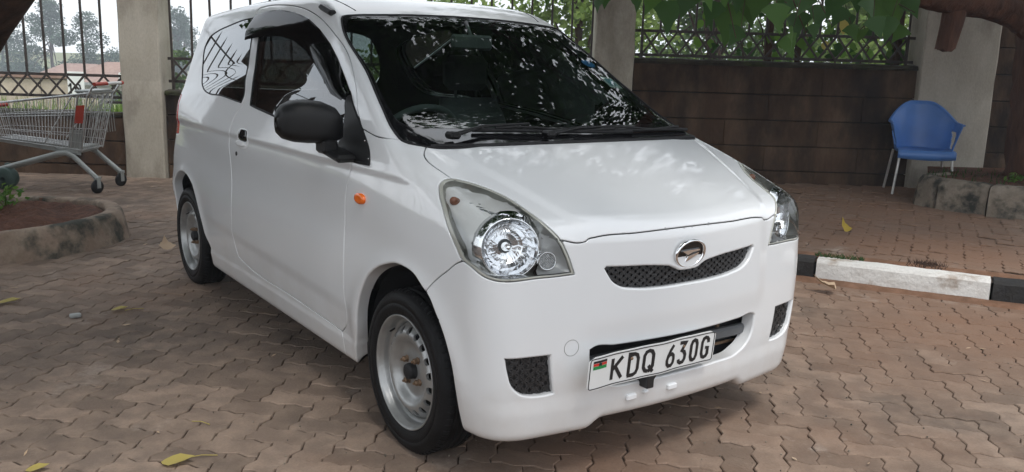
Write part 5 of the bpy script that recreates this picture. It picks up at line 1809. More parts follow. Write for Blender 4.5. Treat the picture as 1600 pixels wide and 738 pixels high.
sign_strokes([[(0, .75), (.6, 1), (.6, 0)]], -7.845, .49, .06, .16, .030)
sign_strokes([[(.5, 0), (.12, .15), (0, .5), (.12, .85), (.5, 1), (.88, .85), (1, .5), (.88, .15), (.5, 0)]], -7.725, .49, .085, .16, .028)

# ---- trees beyond the fence
def tree(name, x, y, z, h, cw, ch, mat, label, cards, size, seed, group='trees beyond the fence', trunk_r=None, clumps=22, base_frac=.3):
    q = random.Random(seed)
    T = empty(name, (x, y, z), 0, label, 'tree', group)
    tr = trunk_r or h * .022
    m = MB()
    top = Vector((x + q.uniform(-.05, .05) * h, y, z + h * .75))
    m.tube([(x, y, z - .3), (x + q.uniform(-.02, .02) * h, y, z + h * .35), tuple(top)], [tr, tr * .7, tr * .3], 8)
    cents = []
    for k in range(clumps):
        a = q.uniform(0, 6.283); t = q.uniform(0, 1); rr_ = math.sqrt(q.random())
        zz = z + h * base_frac + (h * (1 - base_frac)) * t
        env = math.sin(min(1, .18 + t * .9) * math.pi) ** .6
        c = Vector((x + math.cos(a) * cw * rr_ * env, y + math.sin(a) * cw * rr_ * env, zz - h * .06))
        cents.append(c)
        if k % 2 == 0:
            s0 = Vector((x, y, z + h * q.uniform(.25, .6)))
            m.tube([s0, (s0 + c) / 2 + Vector((0, 0, h * .03)), c], [tr * .35, tr * .22, tr * .08], 5)
    m.build('trunk', M['bark'], local=T)
    m = MB()
    for c in cents:
        rr_ = cw * q.uniform(.22, .42)
        leaf_quads(m, c, max(12, cards // clumps), rr_, rr_, rr_ * .7 * ch, size, q, .7, shell=.15)
    m.build('crown', mat, local=T)
    return T
far = [(-36, 74, 6.2, 3.0), (-41, 78, 7.6, 3.2), (-46.5, 80, 6.6, 3.6), (-31.5, 82, 7.2, 2.6), (-52, 86, 6.0, 3.4), (-38, 90, 7.0, 3.4), (-57, 84, 5.6, 3.6), (-34.5, 92, 6.4, 3.0)]
kinds = ['tall hazy blue green tree in the far treeline', 'ragged grey green tree standing over the far roofs', 'dark round hazy tree at the left of the treeline', 'thin open tree against the pale sky beyond the roofs',
         'hazy tree behind the left fence bars', 'broad blue grey tree in the middle of the treeline', 'low hazy tree at the left picture edge', 'rounded hazy tree beside the cream pillar']
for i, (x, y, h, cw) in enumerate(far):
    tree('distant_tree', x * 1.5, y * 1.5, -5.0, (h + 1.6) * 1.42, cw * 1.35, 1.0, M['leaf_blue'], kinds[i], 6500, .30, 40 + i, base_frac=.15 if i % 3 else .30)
# clipped pale shrubs in front of the roofs
tree('shrub', -21.8, 36, -2.4, 2.5, 1.9, .8, M['leaf_pale'], 'pale flowering shrub above the tan stone wall', 700, .26, 61, group='shrubs in the field', base_frac=.1)
tree('shrub', -24.5, 37, -2.4, 2.7, 1.6, .8, M['leaf_far'], 'green bush at the left end of the tan stone wall', 600, .28, 62, group='shrubs in the field', base_frac=.1)
# taller trees and thicket behind the middle and right of the fence
tree('tall_tree', -12.6, 31, -2.0, 5.6, 1.3, 1.1, M['leaf_far'], 'slender tree behind the fence bars left of the car roof', 1500, .24, 71, base_frac=.22)
thick = [(1.2, 17, 5.2, 2.2), (4.2, 19, 5.6, 2.4), (7.2, 18, 4.3, 2.2), (-1.6, 22, 4.2, 2.4), (9.8, 20, 3.9, 2.4), (2.6, 24, 5.6, 2.8), (12.8, 21, 4.6, 2.6), (6.0, 26, 5.0, 2.8)]
tk = ['pale green tree seen between the roof of the car and the middle pillar', 'light feathery tree just right of the middle pillar', 'yellow green tree behind the vines', 'pale tree behind the roof of the car',
      'light green tree behind the vines near the wide pillar', 'tall pale tree far behind the middle pillar', 'yellow green tree behind the wide pillar', 'pale green tree between the two thickets']
for i, (x, y, h, cw) in enumerate(thick):
    tree('leafy_tree', x, y, -1.2, h, cw, .9, M['leaf_pale'] if i % 3 != 1 else M['leaf_far'], tk[i], 8000, .150, 80 + i, base_frac=.06, clumps=46)

# vines growing through the right fence panel: each big leaf a part
def leaf_mesh(name, size, lobes, mat, q, curl=.15):
    m = MB()
    if lobes == 3:
        pts = [(0, 0), (.22, .02), (.50, .16), (.36, .34), (.30, .48), (.18, .60), (0, 1.0), (-.18, .60), (-.30, .48), (-.36, .34), (-.50, .16), (-.22, .02)]
    else:
        pts = [(0, 0), (.20, .08), (.34, .28), (.34, .50), (.20, .76), (0, 1.0), (-.20, .76), (-.34, .50), (-.34, .28), (-.20, .08)]
    n = len(pts)
    def zc(x, y): return -curl * (x * x * 1.6 + (y - .3) ** 2 * .5) + .02 * math.sin(9 * x + 7 * y)
    vs = [(x * size, y * size, zc(x, y) * size) for x, y in pts] + [(0, y * size, (zc(0, y) - .03) * size) for y in (.25, .5, .75)]
    c1, c2, c3 = n, n + 1, n + 2
    fs = []
    half = n // 2
    for i in range(n):
        j = (i + 1) % n
        ym = (pts[i][1] + pts[j][1]) / 2
        c = c1 if ym < .36 else c2 if ym < .62 else c3
        fs.append((i, j, c))
    fs += [(c1, c2, i) for i in range(n) if False]
    # close the wedges between the spine points
    for side in (0, 1):
        idx = range(0, half + 1) if side == 0 else range(half, n)
        prevc = None
        for i in list(idx):
            j = (i + 1) % n
            ym = (pts[i][1] + pts[j][1]) / 2
            c = c1 if ym < .36 else c2 if ym < .62 else c3
            if prevc is not None and c != prevc: fs.append((prevc, i, c))
            prevc = c
    m.add(vs, fs, True)
    me = bpy.data.meshes.new(name); me.from_pydata(m.v, [], m.f); me.polygons.foreach_set('use_smooth', [True] * len(m.f)); me.update(); me.materials.append(mat)
    return me
lq = random.Random(17)
M['leaf_backlit'] = leafy('leaf_backlit', (.030, .085, .016), (.085, .17, .035), .40, .42)  # lighter green paints some hanging leaves as if lit through
LM3 = [leaf_mesh('leaf', 1.0, 3, M['leaf_dark'], lq, c) for c in (.12, .28, .45)]
LM3B = [leaf_mesh('leaf', 1.0, 3, M['leaf_backlit'], lq, c) for c in (.18, .5)]
LM1 = [leaf_mesh('leaf', 1.0, 1, M['leaf_vine'], lq, c) for c in (.10, .25, .40)]
LMY = leaf_mesh('leaf', 1.0, 1, M['leaf_yellow'], lq, .3)
def hang_leaf(me, p, size, parent, q, droop=1.0, face=None):
    o = bpy.data.objects.new('leaf', me); COL.objects.link(o); o.parent = parent
    yd = Vector((q.gauss(0, .35), q.gauss(0, .35), -droop)).normalized()          # tip direction
    zd = Vector((q.gauss(0, .5), -1 + q.gauss(0, .4), .35 + q.gauss(0, .4)))       # upper side
    zd = (zd - yd * zd.dot(yd)).normalized(); xd = yd.cross(zd)
    Mx = Matrix((xd, yd, zd)).transposed().to_4x4()
    Mx.translation = Vector(p) - Vector(parent.location)
    o.matrix_local = Mx @ Matrix.Scale(size, 4)
    return o
VINE = empty('vine', (2.9, 9.0, 1.3), 0, 'climbing vine with heart shaped leaves along the right fence panel', 'plant')
m = MB()
for k in range(7):
    x = 1.9 + .33 * k; pts = [(x, 9.02, 1.2)]
    for s in range(7): pts.append((pts[-1][0] + lq.uniform(-.12, .12), 9.0 + lq.uniform(-.05, .08), 1.2 + .15 * (s + 1)))
    m.tube(pts, [.010 - .001 * i for i in range(8)], 5)
m.box((2.55, 9.06, 1.5), (.07, .06, .6)); m.box((3.84, 9.06, 1.7), (.10, .08, .9)); m.tube([(2.85, 9.05, 1.2), (2.86, 9.05, 1.55)], .03, 6)
m.build('stem', M['bark'], local=VINE)
for k in range(150):
    x = 1.75 + 2.2 * lq.random() ** .75; z = 1.36 + lq.random() ** 1.4 * .75
    if z > 1.65 and lq.random() < .35: continue
    hang_leaf(LMY if lq.random() < .03 else lq.choice(LM3) if lq.random() < .55 else lq.choice(LM1), (x, 9.02 + lq.uniform(-.09, .25), z + .06), lq.uniform(.07, .16), VINE, lq, droop=.8)

# ================================================================== THE BIG TREE ON THE RIGHT AND ITS CANOPY
BIG = empty('shade_tree', (4.55, 7.45, .1), 0, 'big tree with a reddish trunk at the right edge, its leafy boughs over the car', 'tree')
def bark_tube(path, rad, seed, mat, name, n=18, rough=.10, caps=True):
    q = random.Random(seed)
    P = [Vector(p) for p in path]
    # resample
    pts, rs = [], []
    for i in range(len(P) - 1):
        for t in np.linspace(0, 1, 7)[: (7 if i == len(P) - 2 else 6)]:
            pts.append(P[i] * (1 - t) + P[i + 1] * t); rs.append(rad[i] * (1 - t) + rad[i + 1] * t)
    for _ in range(3):
        pts = [pts[0]] + [(pts[i - 1] + pts[i] * 2 + pts[i + 1]) / 4 for i in range(1, len(pts) - 1)] + [pts[-1]]
    m = MB(); m.tube(pts, rs, n, caps=caps)
    fl = [q.uniform(-1, 1) for _ in range(n)]
    for i in range(len(pts)):
        for k in range(n):
            j = i * n + k
            v = Vector(m.v[j]); c = pts[i]
            m.v[j] = tuple(c + (v - c) * (1 + rough * fl[k] + q.uniform(-.04, .04)))
    return m.build(name, mat, local=BIG)
bark_tube([(4.72, 7.5, .10), (4.66, 7.5, .5), (4.62, 7.5, 1.1), (4.60, 7.5, 1.7), (4.62, 7.55, 2.5), (4.7, 7.7, 3.4)], [.42, .37, .36, .37, .32, .24], 1, M['bark_red'], 'trunk', 22)
bark_tube([(4.55, 7.40, 1.52), (4.28, 7.35, 1.69), (4.02, 7.30, 1.80), (3.74, 7.27, 1.85), (3.45, 7.20, 1.865), (3.1, 7.10, 1.90), (2.6, 6.9, 2.05), (1.8, 6.6, 2.4), (1.0, 6.2, 2.7)], [.26, .17, .135, .125, .12, .11, .10, .08, .06], 2, M['bark_red'], 'bough')
bark_tube([(4.55, 7.5, 2.2), (4.0, 7.9, 2.7), (3.0, 8.2, 3.1), (1.8, 8.2, 3.4), (.3, 7.8, 3.6)], [.16, .13, .10, .08, .05], 3, M['bark'], 'bough')
bark_tube([(4.55, 7.5, 2.6), (4.0, 6.6, 3.1), (3.0, 5.6, 3.5), (1.6, 4.9, 3.7), (.2, 4.6, 3.8)], [.15, .12, .10, .07, .04], 4, M['bark'], 'bough')
bark_tube([(4.5, 7.5, 2.9), (3.4, 7.4, 3.5), (2.2, 7.0, 3.8), (1.2, 6.6, 4.0), (.3, 6.2, 4.0)], [.13, .11, .09, .07, .04], 5, M['bark'], 'bough')
# torn stub hanging from the lowest bough
q = random.Random(9)
m = MB(); n = 14; vs, fs = [], []
tops = [(3.515 + .100 * math.cos(2 * math.pi * k / n), 7.22 + .08 * math.sin(2 * math.pi * k / n), 1.84) for k in range(n)]
mids = [(3.495 + .088 * math.cos(2 * math.pi * k / n), 7.22 + .075 * math.sin(2 * math.pi * k / n), 1.65 + q.uniform(-.01, .01)) for k in range(n)]
bots = [(3.465 + .078 * math.cos(2 * math.pi * k / n), 7.22 + .07 * math.sin(2 * math.pi * k / n), 1.455 + q.uniform(-.022, .018)) for k in range(n)]
vs = tops + mids + bots + [(3.465, 7.22, 1.475)]
fs = [(r_ * n + k, r_ * n + (k + 1) % n, (r_ + 1) * n + (k + 1) % n, (r_ + 1) * n + k) for r_ in (0, 1) for k in range(n)] + [(2 * n + (k + 1) % n, 2 * n + k, 3 * n) for k in range(n)]
m.add(vs, fs); m.build('torn_stub', M['bark_red'], local=BIG)
# canopy
def canopy(mb, cx, cy, cz, rx, ry, rz_, count, q, size):
    for _ in range(count):
        while True:
            v = Vector((q.uniform(-1, 1), q.uniform(-1, 1), q.uniform(-1, 1)))
            if v.length < 1: break
        p = Vector((cx + v.x * rx, cy + v.y * ry, cz + v.z * rz_))
        t = Vector((q.gauss(0, .8), q.gauss(0, .8), q.gauss(-.5, .4))).normalized()
        s = t.cross(Vector((q.gauss(0, .6), q.gauss(0, .6), 1))).normalized(); u = s.cross(t)
        L = size * q.uniform(.6, 1.25)
        pts = [(0, 0), (.24, .05), (.50, .22), (.30, .48), (0, 1.0), (-.30, .48), (-.50, .22), (-.24, .05)]
        mb.add([p + s * (a * L) + t * (b * L) + u * (-.35 * a * a * L) for a, b in pts], [(0, 1, 2, 3), (0, 3, 4, 5), (0, 5, 6, 7)])
cq = random.Random(31)
m = MB()
for _ in range(84):
    y = cq.uniform(4.2, 9.4); x = cq.uniform(.15 if 4.9 < y else -.15, 5.6); z = cq.uniform(3.1, 4.5) - (.35 if y > 7.5 else 0)
    canopy(m, x, y, z, cq.uniform(.5, .95), cq.uniform(.5, .95), cq.uniform(.25, .5), 300, cq, .105)
for _ in range(13):
    canopy(m, cq.uniform(.2, 2.6), cq.uniform(4.8, 7.6), cq.uniform(3.4, 4.2), .6, .6, .25, 170, cq, .08)
for _ in range(24):
    canopy(m, cq.uniform(-.75, .7), cq.uniform(3.6, 4.75), cq.uniform(3.3, 4.3), .55, .45, .3, 190, cq, .125)
for _ in range(16):
    canopy(m, cq.uniform(-.85, .25), cq.uniform(4.15, 5.0), cq.uniform(3.4, 4.2), .5, .4, .25, 170, cq, .095)
CANOPY = m.build('crown', M['leaf_dark'], local=BIG)
m = MB()
for _ in range(70):
    x = cq.uniform(.2, 5); y = cq.uniform(4.5, 9); z = cq.uniform(3.0, 4.1); a = cq.uniform(0, 6.28); L = cq.uniform(.5, 1.2)
    m.tube([(x, y, z), (x + math.cos(a) * L * .5, y + math.sin(a) * L * .5, z + cq.uniform(-.05, .15)), (x + math.cos(a) * L, y + math.sin(a) * L, z + cq.uniform(-.2, .2))], [.016, .011, .005], 5, caps=False)
m.build('twigs', M['bark'], local=BIG)
# leaves that hang into the top of the picture: positions measured along the view, 5 to 6.5 m off
def along(px, py, d):
    return Vector(((px - 800) / 1356.03 * d * 1.0 , d, 1.2648)) if False else None
CAMR = np.array([.99958, .0058, .0288]); CAMU = np.array([-.0294, .1976, .97984]); CAMF = np.array([0, .98027, -.19766])
def at(px, py, depth):
    d = CAMF + (px - 800) / 1356.03 * CAMR - (py - 369) / 1356.03 * CAMU
    return np.array([0, 0, 1.2648]) + d * (depth / d[1])
hl = [(997,3,30),(1023,8,34),(1047,26,52),(1078,6,44),(1062,-8,50),(1118,22,40),(1098,-6,46),(1144,38,62),(1130,2,56),(1167,16,50),(1187,8,48),(1160,-14,60),(1213,28,46),(1200,-6,40),(1247,40,44),(1240,62,40),(1230,74,40),(1247,4,50),(1267,6,42),(1282,26,38),(1225,-10,50),(1308,8,46),(1318,28,34),(1340,-4,44),(1357,12,40),(1380,22,46),(1365,44,36),(1405,28,44),(1394,46,40),(1420,12,42),(1390,4,44),(1412,56,30),(1350,60,28),(1158,60,34),(1135,-16,52),(1010,-12,36),(945,-2,40),(935,8,24),(858,-4,26),(875,-12,28),(1290,-12,44),(1272,50,26),(1330,52,28)]
hq = random.Random(77)
tm = MB()
for (px, py, s) in hl:
    d = hq.uniform(5.2, 6.6)
    size = s / 1356.03 * d * 1.05
    top = at(px, py - s * .5, d)
    hang_leaf(hq.choice(LM3 + LM3B), tuple(top), size, BIG, hq, droop=1.1)
    up = top + np.array([hq.uniform(-.12, .12), hq.uniform(-.1, .1), hq.uniform(.3, .55)])
    tm.tube([tuple(top), tuple((top + up) / 2 + np.array([hq.uniform(-.04, .04), 0, 0])), tuple(up)], [.0022, .003, .0035], 5, caps=False)
for px0, py0, px1, py1, d in ((1010, -40, 1120, -10, 5.8), (1100, -40, 1230, 5, 5.9), (1230, -30, 1262, 60, 6.0), (1262, -30, 1300, 40, 6.0), (1300, -30, 1430, 20, 6.1), (1130, -40, 1150, 60, 6.0)):
    a, b = at(px0, py0, d), at(px1, py1, d)
    tm.tube([tuple(a), tuple((a + b) / 2 + np.array([0, .1, .06])), tuple(b)], [.007, .005, .003], 6, caps=False)
tag(tm.build('leaf_stalks', M['bark'], local=BIG), kind='stuff')

# leaning trunk that cuts the upper left corner
LT = empty('leaning_tree', (-5.6, 6.0, 0), 0, 'dark leaning trunk crossing the upper left corner, its unseen crown spread to shade the car', 'tree')
a, b = at(0, 66, 5.6), at(46, -4, 5.3)
d_ = (b - a); n_ = np.array([-d_[2], 0, d_[0]]); n_ /= np.linalg.norm(n_)
if n_[0] > 0: n_ = -n_
r0 = .21
m = MB(); pts = [tuple(a - d_ * 5.0 + n_ * r0), tuple(a - d_ * 2 + n_ * r0), tuple(a + n_ * r0), tuple(b + n_ * r0), tuple(b + d_ * 2 + n_ * (r0 - .02)), tuple(b + d_ * 6 + n_ * (r0 - .04))]
m.tube(pts, [.30, .24, .21, .21, .19, .14], 18)
tq = random.Random(4)
m.v = [(x + tq.uniform(-.008, .008), y + tq.uniform(-.008, .008), z + tq.uniform(-.01, .01)) for x, y, z in m.v]
m.build('trunk', M['bark'], local=LT)
m = MB()
e = np.array(pts[-1])
for k in range(26):
    canopy(m, e[0] + tq.uniform(-1.6, 1.8), e[1] + tq.uniform(-2.0, 1.2), e[2] + tq.uniform(-.4, 1.2), .6, .6, .35, 120, tq, .17)
for k in range(6):
    y = tq.uniform(9.4, 10.8); canopy(m, -.70 * y - tq.uniform(.3, 2.4), y, tq.uniform(3.35, 3.9), .5, .5, .30, 90, tq, .15)
for k in range(95):  # unseen clumps added to keep sky light off the car's side
    canopy(m, tq.uniform(-7.5, -2.2), tq.uniform(-.5, 7.0), tq.uniform(3.2, 5.0), .8, .8, .35, 150, tq, .15)
m.build('crown', M['leaf_dark'], local=LT)

# ================================================================== SHOPPING TROLLEY
CART = empty('shopping_trolley', (-4.15, 7.88, 0), 0, 'grey wire supermarket trolley with a red and white handle by the left wall', 'trolley')
y0, y1 = 7.66, 8.12
def cart_pt(t, side, v):
    """t 0 handle end .. 1 nose; v 0 floor .. 1 rim; side -1 near, 1 far"""
    xt, zt = -3.735 - .98 * t, .880 - .125 * t
    xb, zb = -3.845 - .80 * t, .375 + .085 * t
    x, z = xb + (xt - xb) * v, zb + (zt - zb) * v
    hw = (.25 - .055 * t) * (.80 + .20 * v)
    return (x, 7.89 + side * hw, z)
m = MB()
for side in (-1, 1):
    for i in range(31):
        t = .02 + .98 * i / 30; m.tube([cart_pt(t, side, 0), cart_pt(t, side, 1)], .0026, 5, caps=False)
    for v in (.14, .30, .63, .69): m.tube([cart_pt(t, side, v) for t in (0, .5, 1)], .0030 if v < .6 else .0038, 5, caps=False)
for i in range(12):
    s = -1 + 2 * i / 11
    for t in (0., 1.):
        m.tube([cart_pt(t, s, 0), cart_pt(t, s, 1)], .0026, 5, caps=False)
    m.tube([cart_pt(t, s, 0) for t in (0, .5, 1)], .0028, 5, caps=False)
for i in range(17):
    t = i / 16; m.tube([cart_pt(t, -1, 0), cart_pt(t, 1, 0)], .0026, 5, caps=False)
for v in (.3, .65): 
    m.tube([cart_pt(1, -1, v), cart_pt(1, 1, v)], .003, 5, caps=False)
wb = m.build('basket_wires', M['zinc'], local=CART); wb['kind'] = 'stuff'
m = MB()
rim_ = [cart_pt(0, -1, 1), cart_pt(.5, -1, 1), cart_pt(1, -1, 1), cart_pt(1, 1, 1), cart_pt(.5, 1, 1), cart_pt(0, 1, 1), cart_pt(0, -1, 1)]
m.tube(rim_, .0085, 8)
for side in (-1, 1):
    m.tube([cart_pt(0, side, 0), cart_pt(1, side, 0)], .0075, 8)
    m.tube([cart_pt(.0, side, -.02), cart_pt(0, side, 1.0)], .006, 6); m.tube([cart_pt(.13, side, .0), cart_pt(.09, side, 1.0)], .006, 6)
    m.tube([cart_pt(.42, side, .05), cart_pt(.14, side, 1.0)], .006, 6)
    m.tube([cart_pt(0, side, .95), (-3.69, 7.89 + side * .25, .935), (-3.665, 7.89 + side * .25, .958)], .009, 8)
m.build('basket_rim', M['zinc'], local=CART)
m = MB(); m.add([cart_pt(t, -1, v) for t, v in ((.005, -.06), (.15, -.06), (.14, .36), (.005, .36))] + [cart_pt(t, -.97, v) for t, v in ((.005, -.06), (.15, -.06), (.14, .36), (.005, .36))], [(0, 1, 2, 3), (4, 7, 6, 5)])
m.add([cart_pt(t, s, v) for t, s, v in ((0, -1, -.09), (1, -1, -.09), (1, -1, .05), (0, -1, .05))], [(0, 1, 2, 3)])
m.box((-3.98, 7.89, .372), (.20, .40, .055), bev=.008)
m.build('side_plate', M['cart_grey'], local=CART)
m = MB(); m.add([cart_pt(t, -1.02, v) for t, v in ((.015, .48), (.105, .48), (.095, .80), (.015, .80))], [(0, 1, 2, 3)]); m.build('advert_card', M['cart_red'], local=CART)
hy = 7.89
m = MB(); m.tube([(-3.665, hy - .03, .962), (-3.665, hy + .255, .962)], .015, 12); m.build('handle', M['cart_white'], local=CART)
m = MB(); m.tube([(-3.665, hy - .265, .962), (-3.665, hy - .03, .962)], .0165, 12); m.build('handle_grip', M['cart_red'], local=CART)
m = MB(); m.tube([(-3.665, hy + .245, .962), (-3.665, hy + .28, .962)], .0175, 12); m.build('handle_cap', M['cart_red'], local=CART)
m = MB(); m.box((-3.80, hy, .895), (.14, .42, .02), bev=.005)
for k in range(9): m.tube([(-3.74, hy - .2 + .05 * k, .90), (-3.72, hy - .2 + .05 * k, .52)], .0028, 5)
m.build('child_seat', M['cart_grey'], local=CART)
m = MB(); m.tube([cart_pt(.86, -1.02, .93), cart_pt(1.0, -1.02, .93), cart_pt(1.01, 0, .93), cart_pt(1.0, 1.02, .93)], .018, 8); m.build('nose_bumper', M['cart_red'], local=CART)
m = MB()
for side in (-1, 1):
    y = hy + side * .215
    m.tube([(-4.72, hy + side * .15, .150), (-4.60, hy + side * .155, .185), (-4.05, y, .345), (-3.98, y, .350), (-3.92, y, .325), (-3.70, hy + side * .235, .125)], [.019, .019, .019, .019, .019, .018], 10, flat=1.25)
m.tube([(-4.60, hy - .155, .185), (-4.60, hy + .155, .185)], .012, 8)
m.build('chassis', M['cart_grey'], local=CART)
def caster(x, y, big=False):
    c = MB(); r_ = .060 if not big else .085
    yaw = Matrix.Rotation(R(62 if not big else 8), 3, 'Z')
    c.box((x, y, r_ * 2 + .014), (.045, .045, .03), bev=.006)
    for s in (-1, 1): c.box(Vector((x, y, r_ + .035)) + yaw @ Vector((-.008, s * .021, 0)), (.035, .005, .095), rot=yaw)
    o = c.build('caster', M['cart_grey'] if not big else M['green_plastic'], local=CART)
    w = MB(); w.lathe([(.012, -.014), (r_ * .62, -.014), (r_ * .66, -.012), (r_ * .9, -.013), (r_, -.006), (r_, .006), (r_ * .9, .013), (r_ * .66, .012), (r_ * .62, .014), (.012, .014)], Vector((x, y, r_)) + yaw @ Vector((-.012, 0, 0)), yaw @ Vector((0, 1, 0)), 28)
    ww = w.build('wheel', M['rubber'], o)
    L = Vector(CART.location); ww.data.transform(Matrix.Translation(-L))
caster(-3.70, hy - .235); caster(-3.70, hy + .235); caster(-4.72, hy - .15, True); caster(-4.72, hy + .15, True)
m = MB(); m.lathe([(.02, -.05), (.095, -.05), (.10, -.03), (.10, .03), (.095, .05), (.02, .05)], (-4.56, hy - .17, .105), (0, 1, .1), 26); m.build('wheel_guard', M['green_plastic'], local=CART)

# ================================================================== BLUE CHAIR
CH = empty('plastic_chair', (3.93, 8.42, PAVE_Z), R(-14), 'blue plastic armchair with thin metal legs in front of the wide pillar', 'chair')
def chair():
    ns, nh = 48, 14
    vs, fs = [], []
    th = .006
    def plan(s):                       # s -1..1 round the back from the near left arm to the near right arm; -y is the front
        a = math.pi * (.5 + .66 * (1 - abs(s)) if False else 0)
        ang = s * R(128)
        x = .290 * math.sin(ang) * (1.0 if abs(ang) < math.pi / 2 else 1.0)
        y = .235 * math.cos(ang)
        if abs(ang) > math.pi / 2:
            x = math.copysign(.290 + .010 * (abs(ang) - math.pi / 2), ang); y = -.235 * (abs(ang) - math.pi / 2) * 1.25
        return x, y
    def top(s):
        t = min(1, max(0, abs(s) - .10) / .55)
        return .865 - .190 * (t * t * (3 - 2 * t)) - .02 * max(0, abs(s) - .65)
    Z0 = .40
    grid = []
    for i in range(ns + 1):
        s = -1 + 2 * i / ns
        x, y = plan(s)
        row = []
        for k in range(nh + 1):
            v = k / nh
            z = Z0 + (top(s) - Z0) * v
            kx = .80 + .20 * v + .03 * v * v; ky = .84 + .16 * v + .12 * v * max(0, math.cos(s * R(128)))
            row.append((x * kx, y * ky, z))
        grid.append(row)
    flat = [p for r_ in grid for p in r_]
    W_ = nh + 1
    for i in range(ns):
        s = -1 + 2 * (i + .5) / ns
        for k in range(nh):
            v = (k + .5) / nh
            a = abs(s)
            if .60 < a < .93 and .17 < v < .74 and v < .17 + (.93 - a) * 3.0 + .25 and v > .74 - (a - .58) * 2.6: continue   # opening under the arm
            fs.append((i * W_ + k, (i + 1) * W_ + k, (i + 1) * W_ + k + 1, i * W_ + k + 1))
    m = MB(); m.add(flat, fs, True)
    o = m.build('shell', M['chair_blue'], CH)
    md = o.modifiers.new('thickness', 'SOLIDIFY'); md.thickness = .008; md.offset = 0
    # rolled rim along the top edge and arms
    m = MB(); m.tube([(r_[-1][0] * 1.015, r_[-1][1] * 1.015, r_[-1][2]) for r_ in grid], [.012 + .014 * max(0, min(abs(-1 + 2 * i / ns), 1.2 - abs(-1 + 2 * i / ns)) - .15) for i in range(ns + 1)], 8, flat=.7)
    m.build('rim', M['chair_blue'], CH)
    # seat with turned down front skirt
    m = MB(); n = 16; vs, fs = [], []
    def sx(v): return .232 + .02 * v
    for i in range(n + 1):
        for j in range(n + 1):
            u, v = -1 + 2 * i / n, j / n
            y = .20 - .49 * v
            w = sx(v) * (1 if v > .3 else .80 + .20 * v / .3)
            z = .415 - .022 * (1 - u * u) * math.sin(v * math.pi) + .012 * v
            if v > .85: z -= (v - .85) ** 2 * .5
            vs.append((u * w, y - (1 - u * u) * .025 * v, z))
    for i in range(n):
        for j in range(n): fs.append((i * (n + 1) + j, (i + 1) * (n + 1) + j, (i + 1) * (n + 1) + j + 1, i * (n + 1) + j + 1))
    k0 = len(vs)
    for i in range(n + 1):
        x, y, z = vs[i * (n + 1) + n]
        vs.append((x, y - .006, z - .030)); vs.append((x, y - .002, z - .065 - .012 * (1 - (-1 + 2 * i / n) ** 2)))
    for i in range(n):
        a, b = i * (n + 1) + n, (i + 1) * (n + 1) + n
        fs.append((a, b, k0 + 2 * (i + 1), k0 + 2 * i)); fs.append((k0 + 2 * i, k0 + 2 * i + 2, k0 + 2 * i + 3, k0 + 2 * i + 1))
    m.add(vs, fs, True); o = m.build('seat', M['chair_blue'], CH)
    md = o.modifiers.new('thickness', 'SOLIDIFY'); md.thickness = .006; md.offset = -1
    for sx_, yt, yb in ((-1, -.25, -.285), (1, -.25, -.285), (-1, .14, .22), (1, .14, .22)):
        m = MB(); m.tube([(sx_ * .225, yt, .395), (sx_ * .262, yb, 0.0)], [.012, .0115], 12); m.build('leg', M['chair_leg'], CH)
chair()

# ================================================================== FALLEN LEAVES, CRUMBS
def ground_leaf(x, y, z, size, rz, me, label, stem=None, tilt=.15):
    o = bpy.data.objects.new('fallen_leaf', me); COL.objects.link(o)
    o.location = (x, y, z + .006); o.rotation_euler = (tilt, .08, rz); o.scale = (size * .85, size, size)
    return tag(o, label, 'leaf', 'fallen leaves on the paving')
LY = [leaf_mesh('fallen_leaf', 1.0, 1, M['leaf_yellow'], lq, c) for c in (-.15, -.3)]
LO = leaf_mesh('fallen_leaf', 1.0, 3, M['leaf_old'], lq, -.5)
LD = leaf_mesh('fallen_leaf', 1.0, 3, M['leaf_dry'], lq, -.5)
def gat(px, py, z=0.0):
    d = CAMF + (px - 800) / 1356.03 * CAMR - (py - 369) / 1356.03 * CAMU
    t = (z - 1.2648) / d[2]
    return d[0] * t, d[1] * t
for px, py, size, rz, me, lb, z in ((252, 725, .105, -1.45, LY[0], 'yellow leaf with a long stalk lying at the bottom edge', 0), (174, 486, .085, -1.5, LY[1], 'small yellow leaf on the paving below the round planter', 0), (-4, 474, .12, -1.5, LY[0], 'yellow leaf cut by the left picture edge', 0),
                                (40, 738, .07, -1.3, LY[1], 'yellow leaf tip at the bottom left corner', 0)):
    x, y = gat(px, py, z); ground_leaf(x, y, z, size, rz, me, lb)
x, y = gat(262, 396); o = ground_leaf(x, y, .015, .13, .6, LD, 'pale dry curled leaf beside the rear wheel', tilt=.5)
x, y = gat(1305, 460); o = ground_leaf(x, y, .02, .15, 1.2, LD, 'pale tan crumpled leaf at the foot of the white kerb', tilt=.4)
x, y = gat(1322, 366, PAVE_Z); o = ground_leaf(x, y, PAVE_Z + .01, .115, .5, LO, 'yellow leaf standing on edge on the raised pavement', tilt=.95)
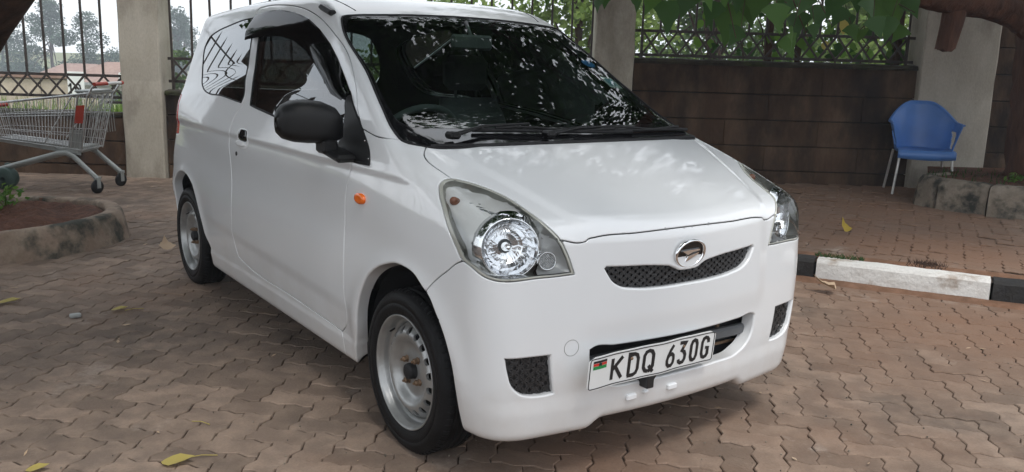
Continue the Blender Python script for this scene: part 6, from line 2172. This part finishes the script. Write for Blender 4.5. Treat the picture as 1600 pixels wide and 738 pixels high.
for (px0, py0, px1, py1, lb) in ((289, 719, 340, 714, 'thin pale stalk of the yellow leaf at the bottom edge'), (195, 487, 225, 484, 'thin stalk beside the small yellow leaf'), (300, 661, 328, 666, 'thin straw on the paving near the front wheel')):
    a, b = gat(px0, py0), gat(px1, py1)
    m = MB(); m.tube([(a[0], a[1], .006), ((a[0] + b[0]) / 2, (a[1] + b[1]) / 2 + .004, .010), (b[0], b[1], .006)], .0016, 5)
    tag(m.build('leaf_stalk', M['leaf_yellow']), lb, 'stalk')
x, y = gat(118, 497)
m = MB(); m.box((x, y, .012), (.05, .035, .018), rz=.6, bev=.005); tag(m.build('stone_chip', M['post_grey']), 'dark stone chip on the paving below the round planter', 'stone')
m = MB(); gq2 = random.Random(91)
for _ in range(900):
    yy = gq2.uniform(2.0, 8.0); xx = gq2.uniform(-.62, .62) * yy
    if on_pavement(xx, yy) or math.hypot(xx - PLC[0], yy - PLC[1]) < .95: continue
    s = gq2.uniform(.0015, .0045); m.box((xx, yy, .002 + s * .4), (s, s * 1.3, s), rz=gq2.uniform(0, 3))
tag(m.build('grit', M['kerb_stone']), kind='stuff')

m = MB(); gq3 = random.Random(57)
for _ in range(110):                                            # small brown leaf bits and straw lying about
    yy = gq3.uniform(2.1, 8.3); xx = gq3.uniform(-.6, .6) * yy
    if on_pavement(xx, yy) or math.hypot(xx - PLC[0], yy - PLC[1]) < .95: continue
    L = gq3.uniform(.008, .026); a = gq3.uniform(0, 6.28); w = L * gq3.uniform(.15, .5); ca, sa = math.cos(a), math.sin(a)
    m.add([(xx - ca * L, yy - sa * L, .004), (xx + sa * w, yy - ca * w, .006), (xx + ca * L, yy + sa * L, .004 + L * .3), (xx - sa * w, yy + ca * w, .008)], [(0, 1, 2, 3)])
tag(m.build('leaf_litter', M['leaf_dry']), kind='stuff')

# ================================================================== THE AIR: far trees fade to pale blue
m = MB(); m.box((0, 70, 1.0), (330, 200, 14.0))
HZ = m.build('haze', None); HZ['kind'] = 'stuff'
hm = bpy.data.materials.new('air'); hm.use_nodes = True
hn, hk = hm.node_tree.nodes, hm.node_tree.links
hn.remove(hn['Principled BSDF'])
hv = hn.new('ShaderNodeVolumePrincipled'); hv.inputs['Color'].default_value = (.86, .92, 1.0, 1); hv.inputs['Density'].default_value = .0022
hk.new(hv.outputs[0], hn['Material Output'].inputs['Volume'])
HZ.data.materials.append(hm)
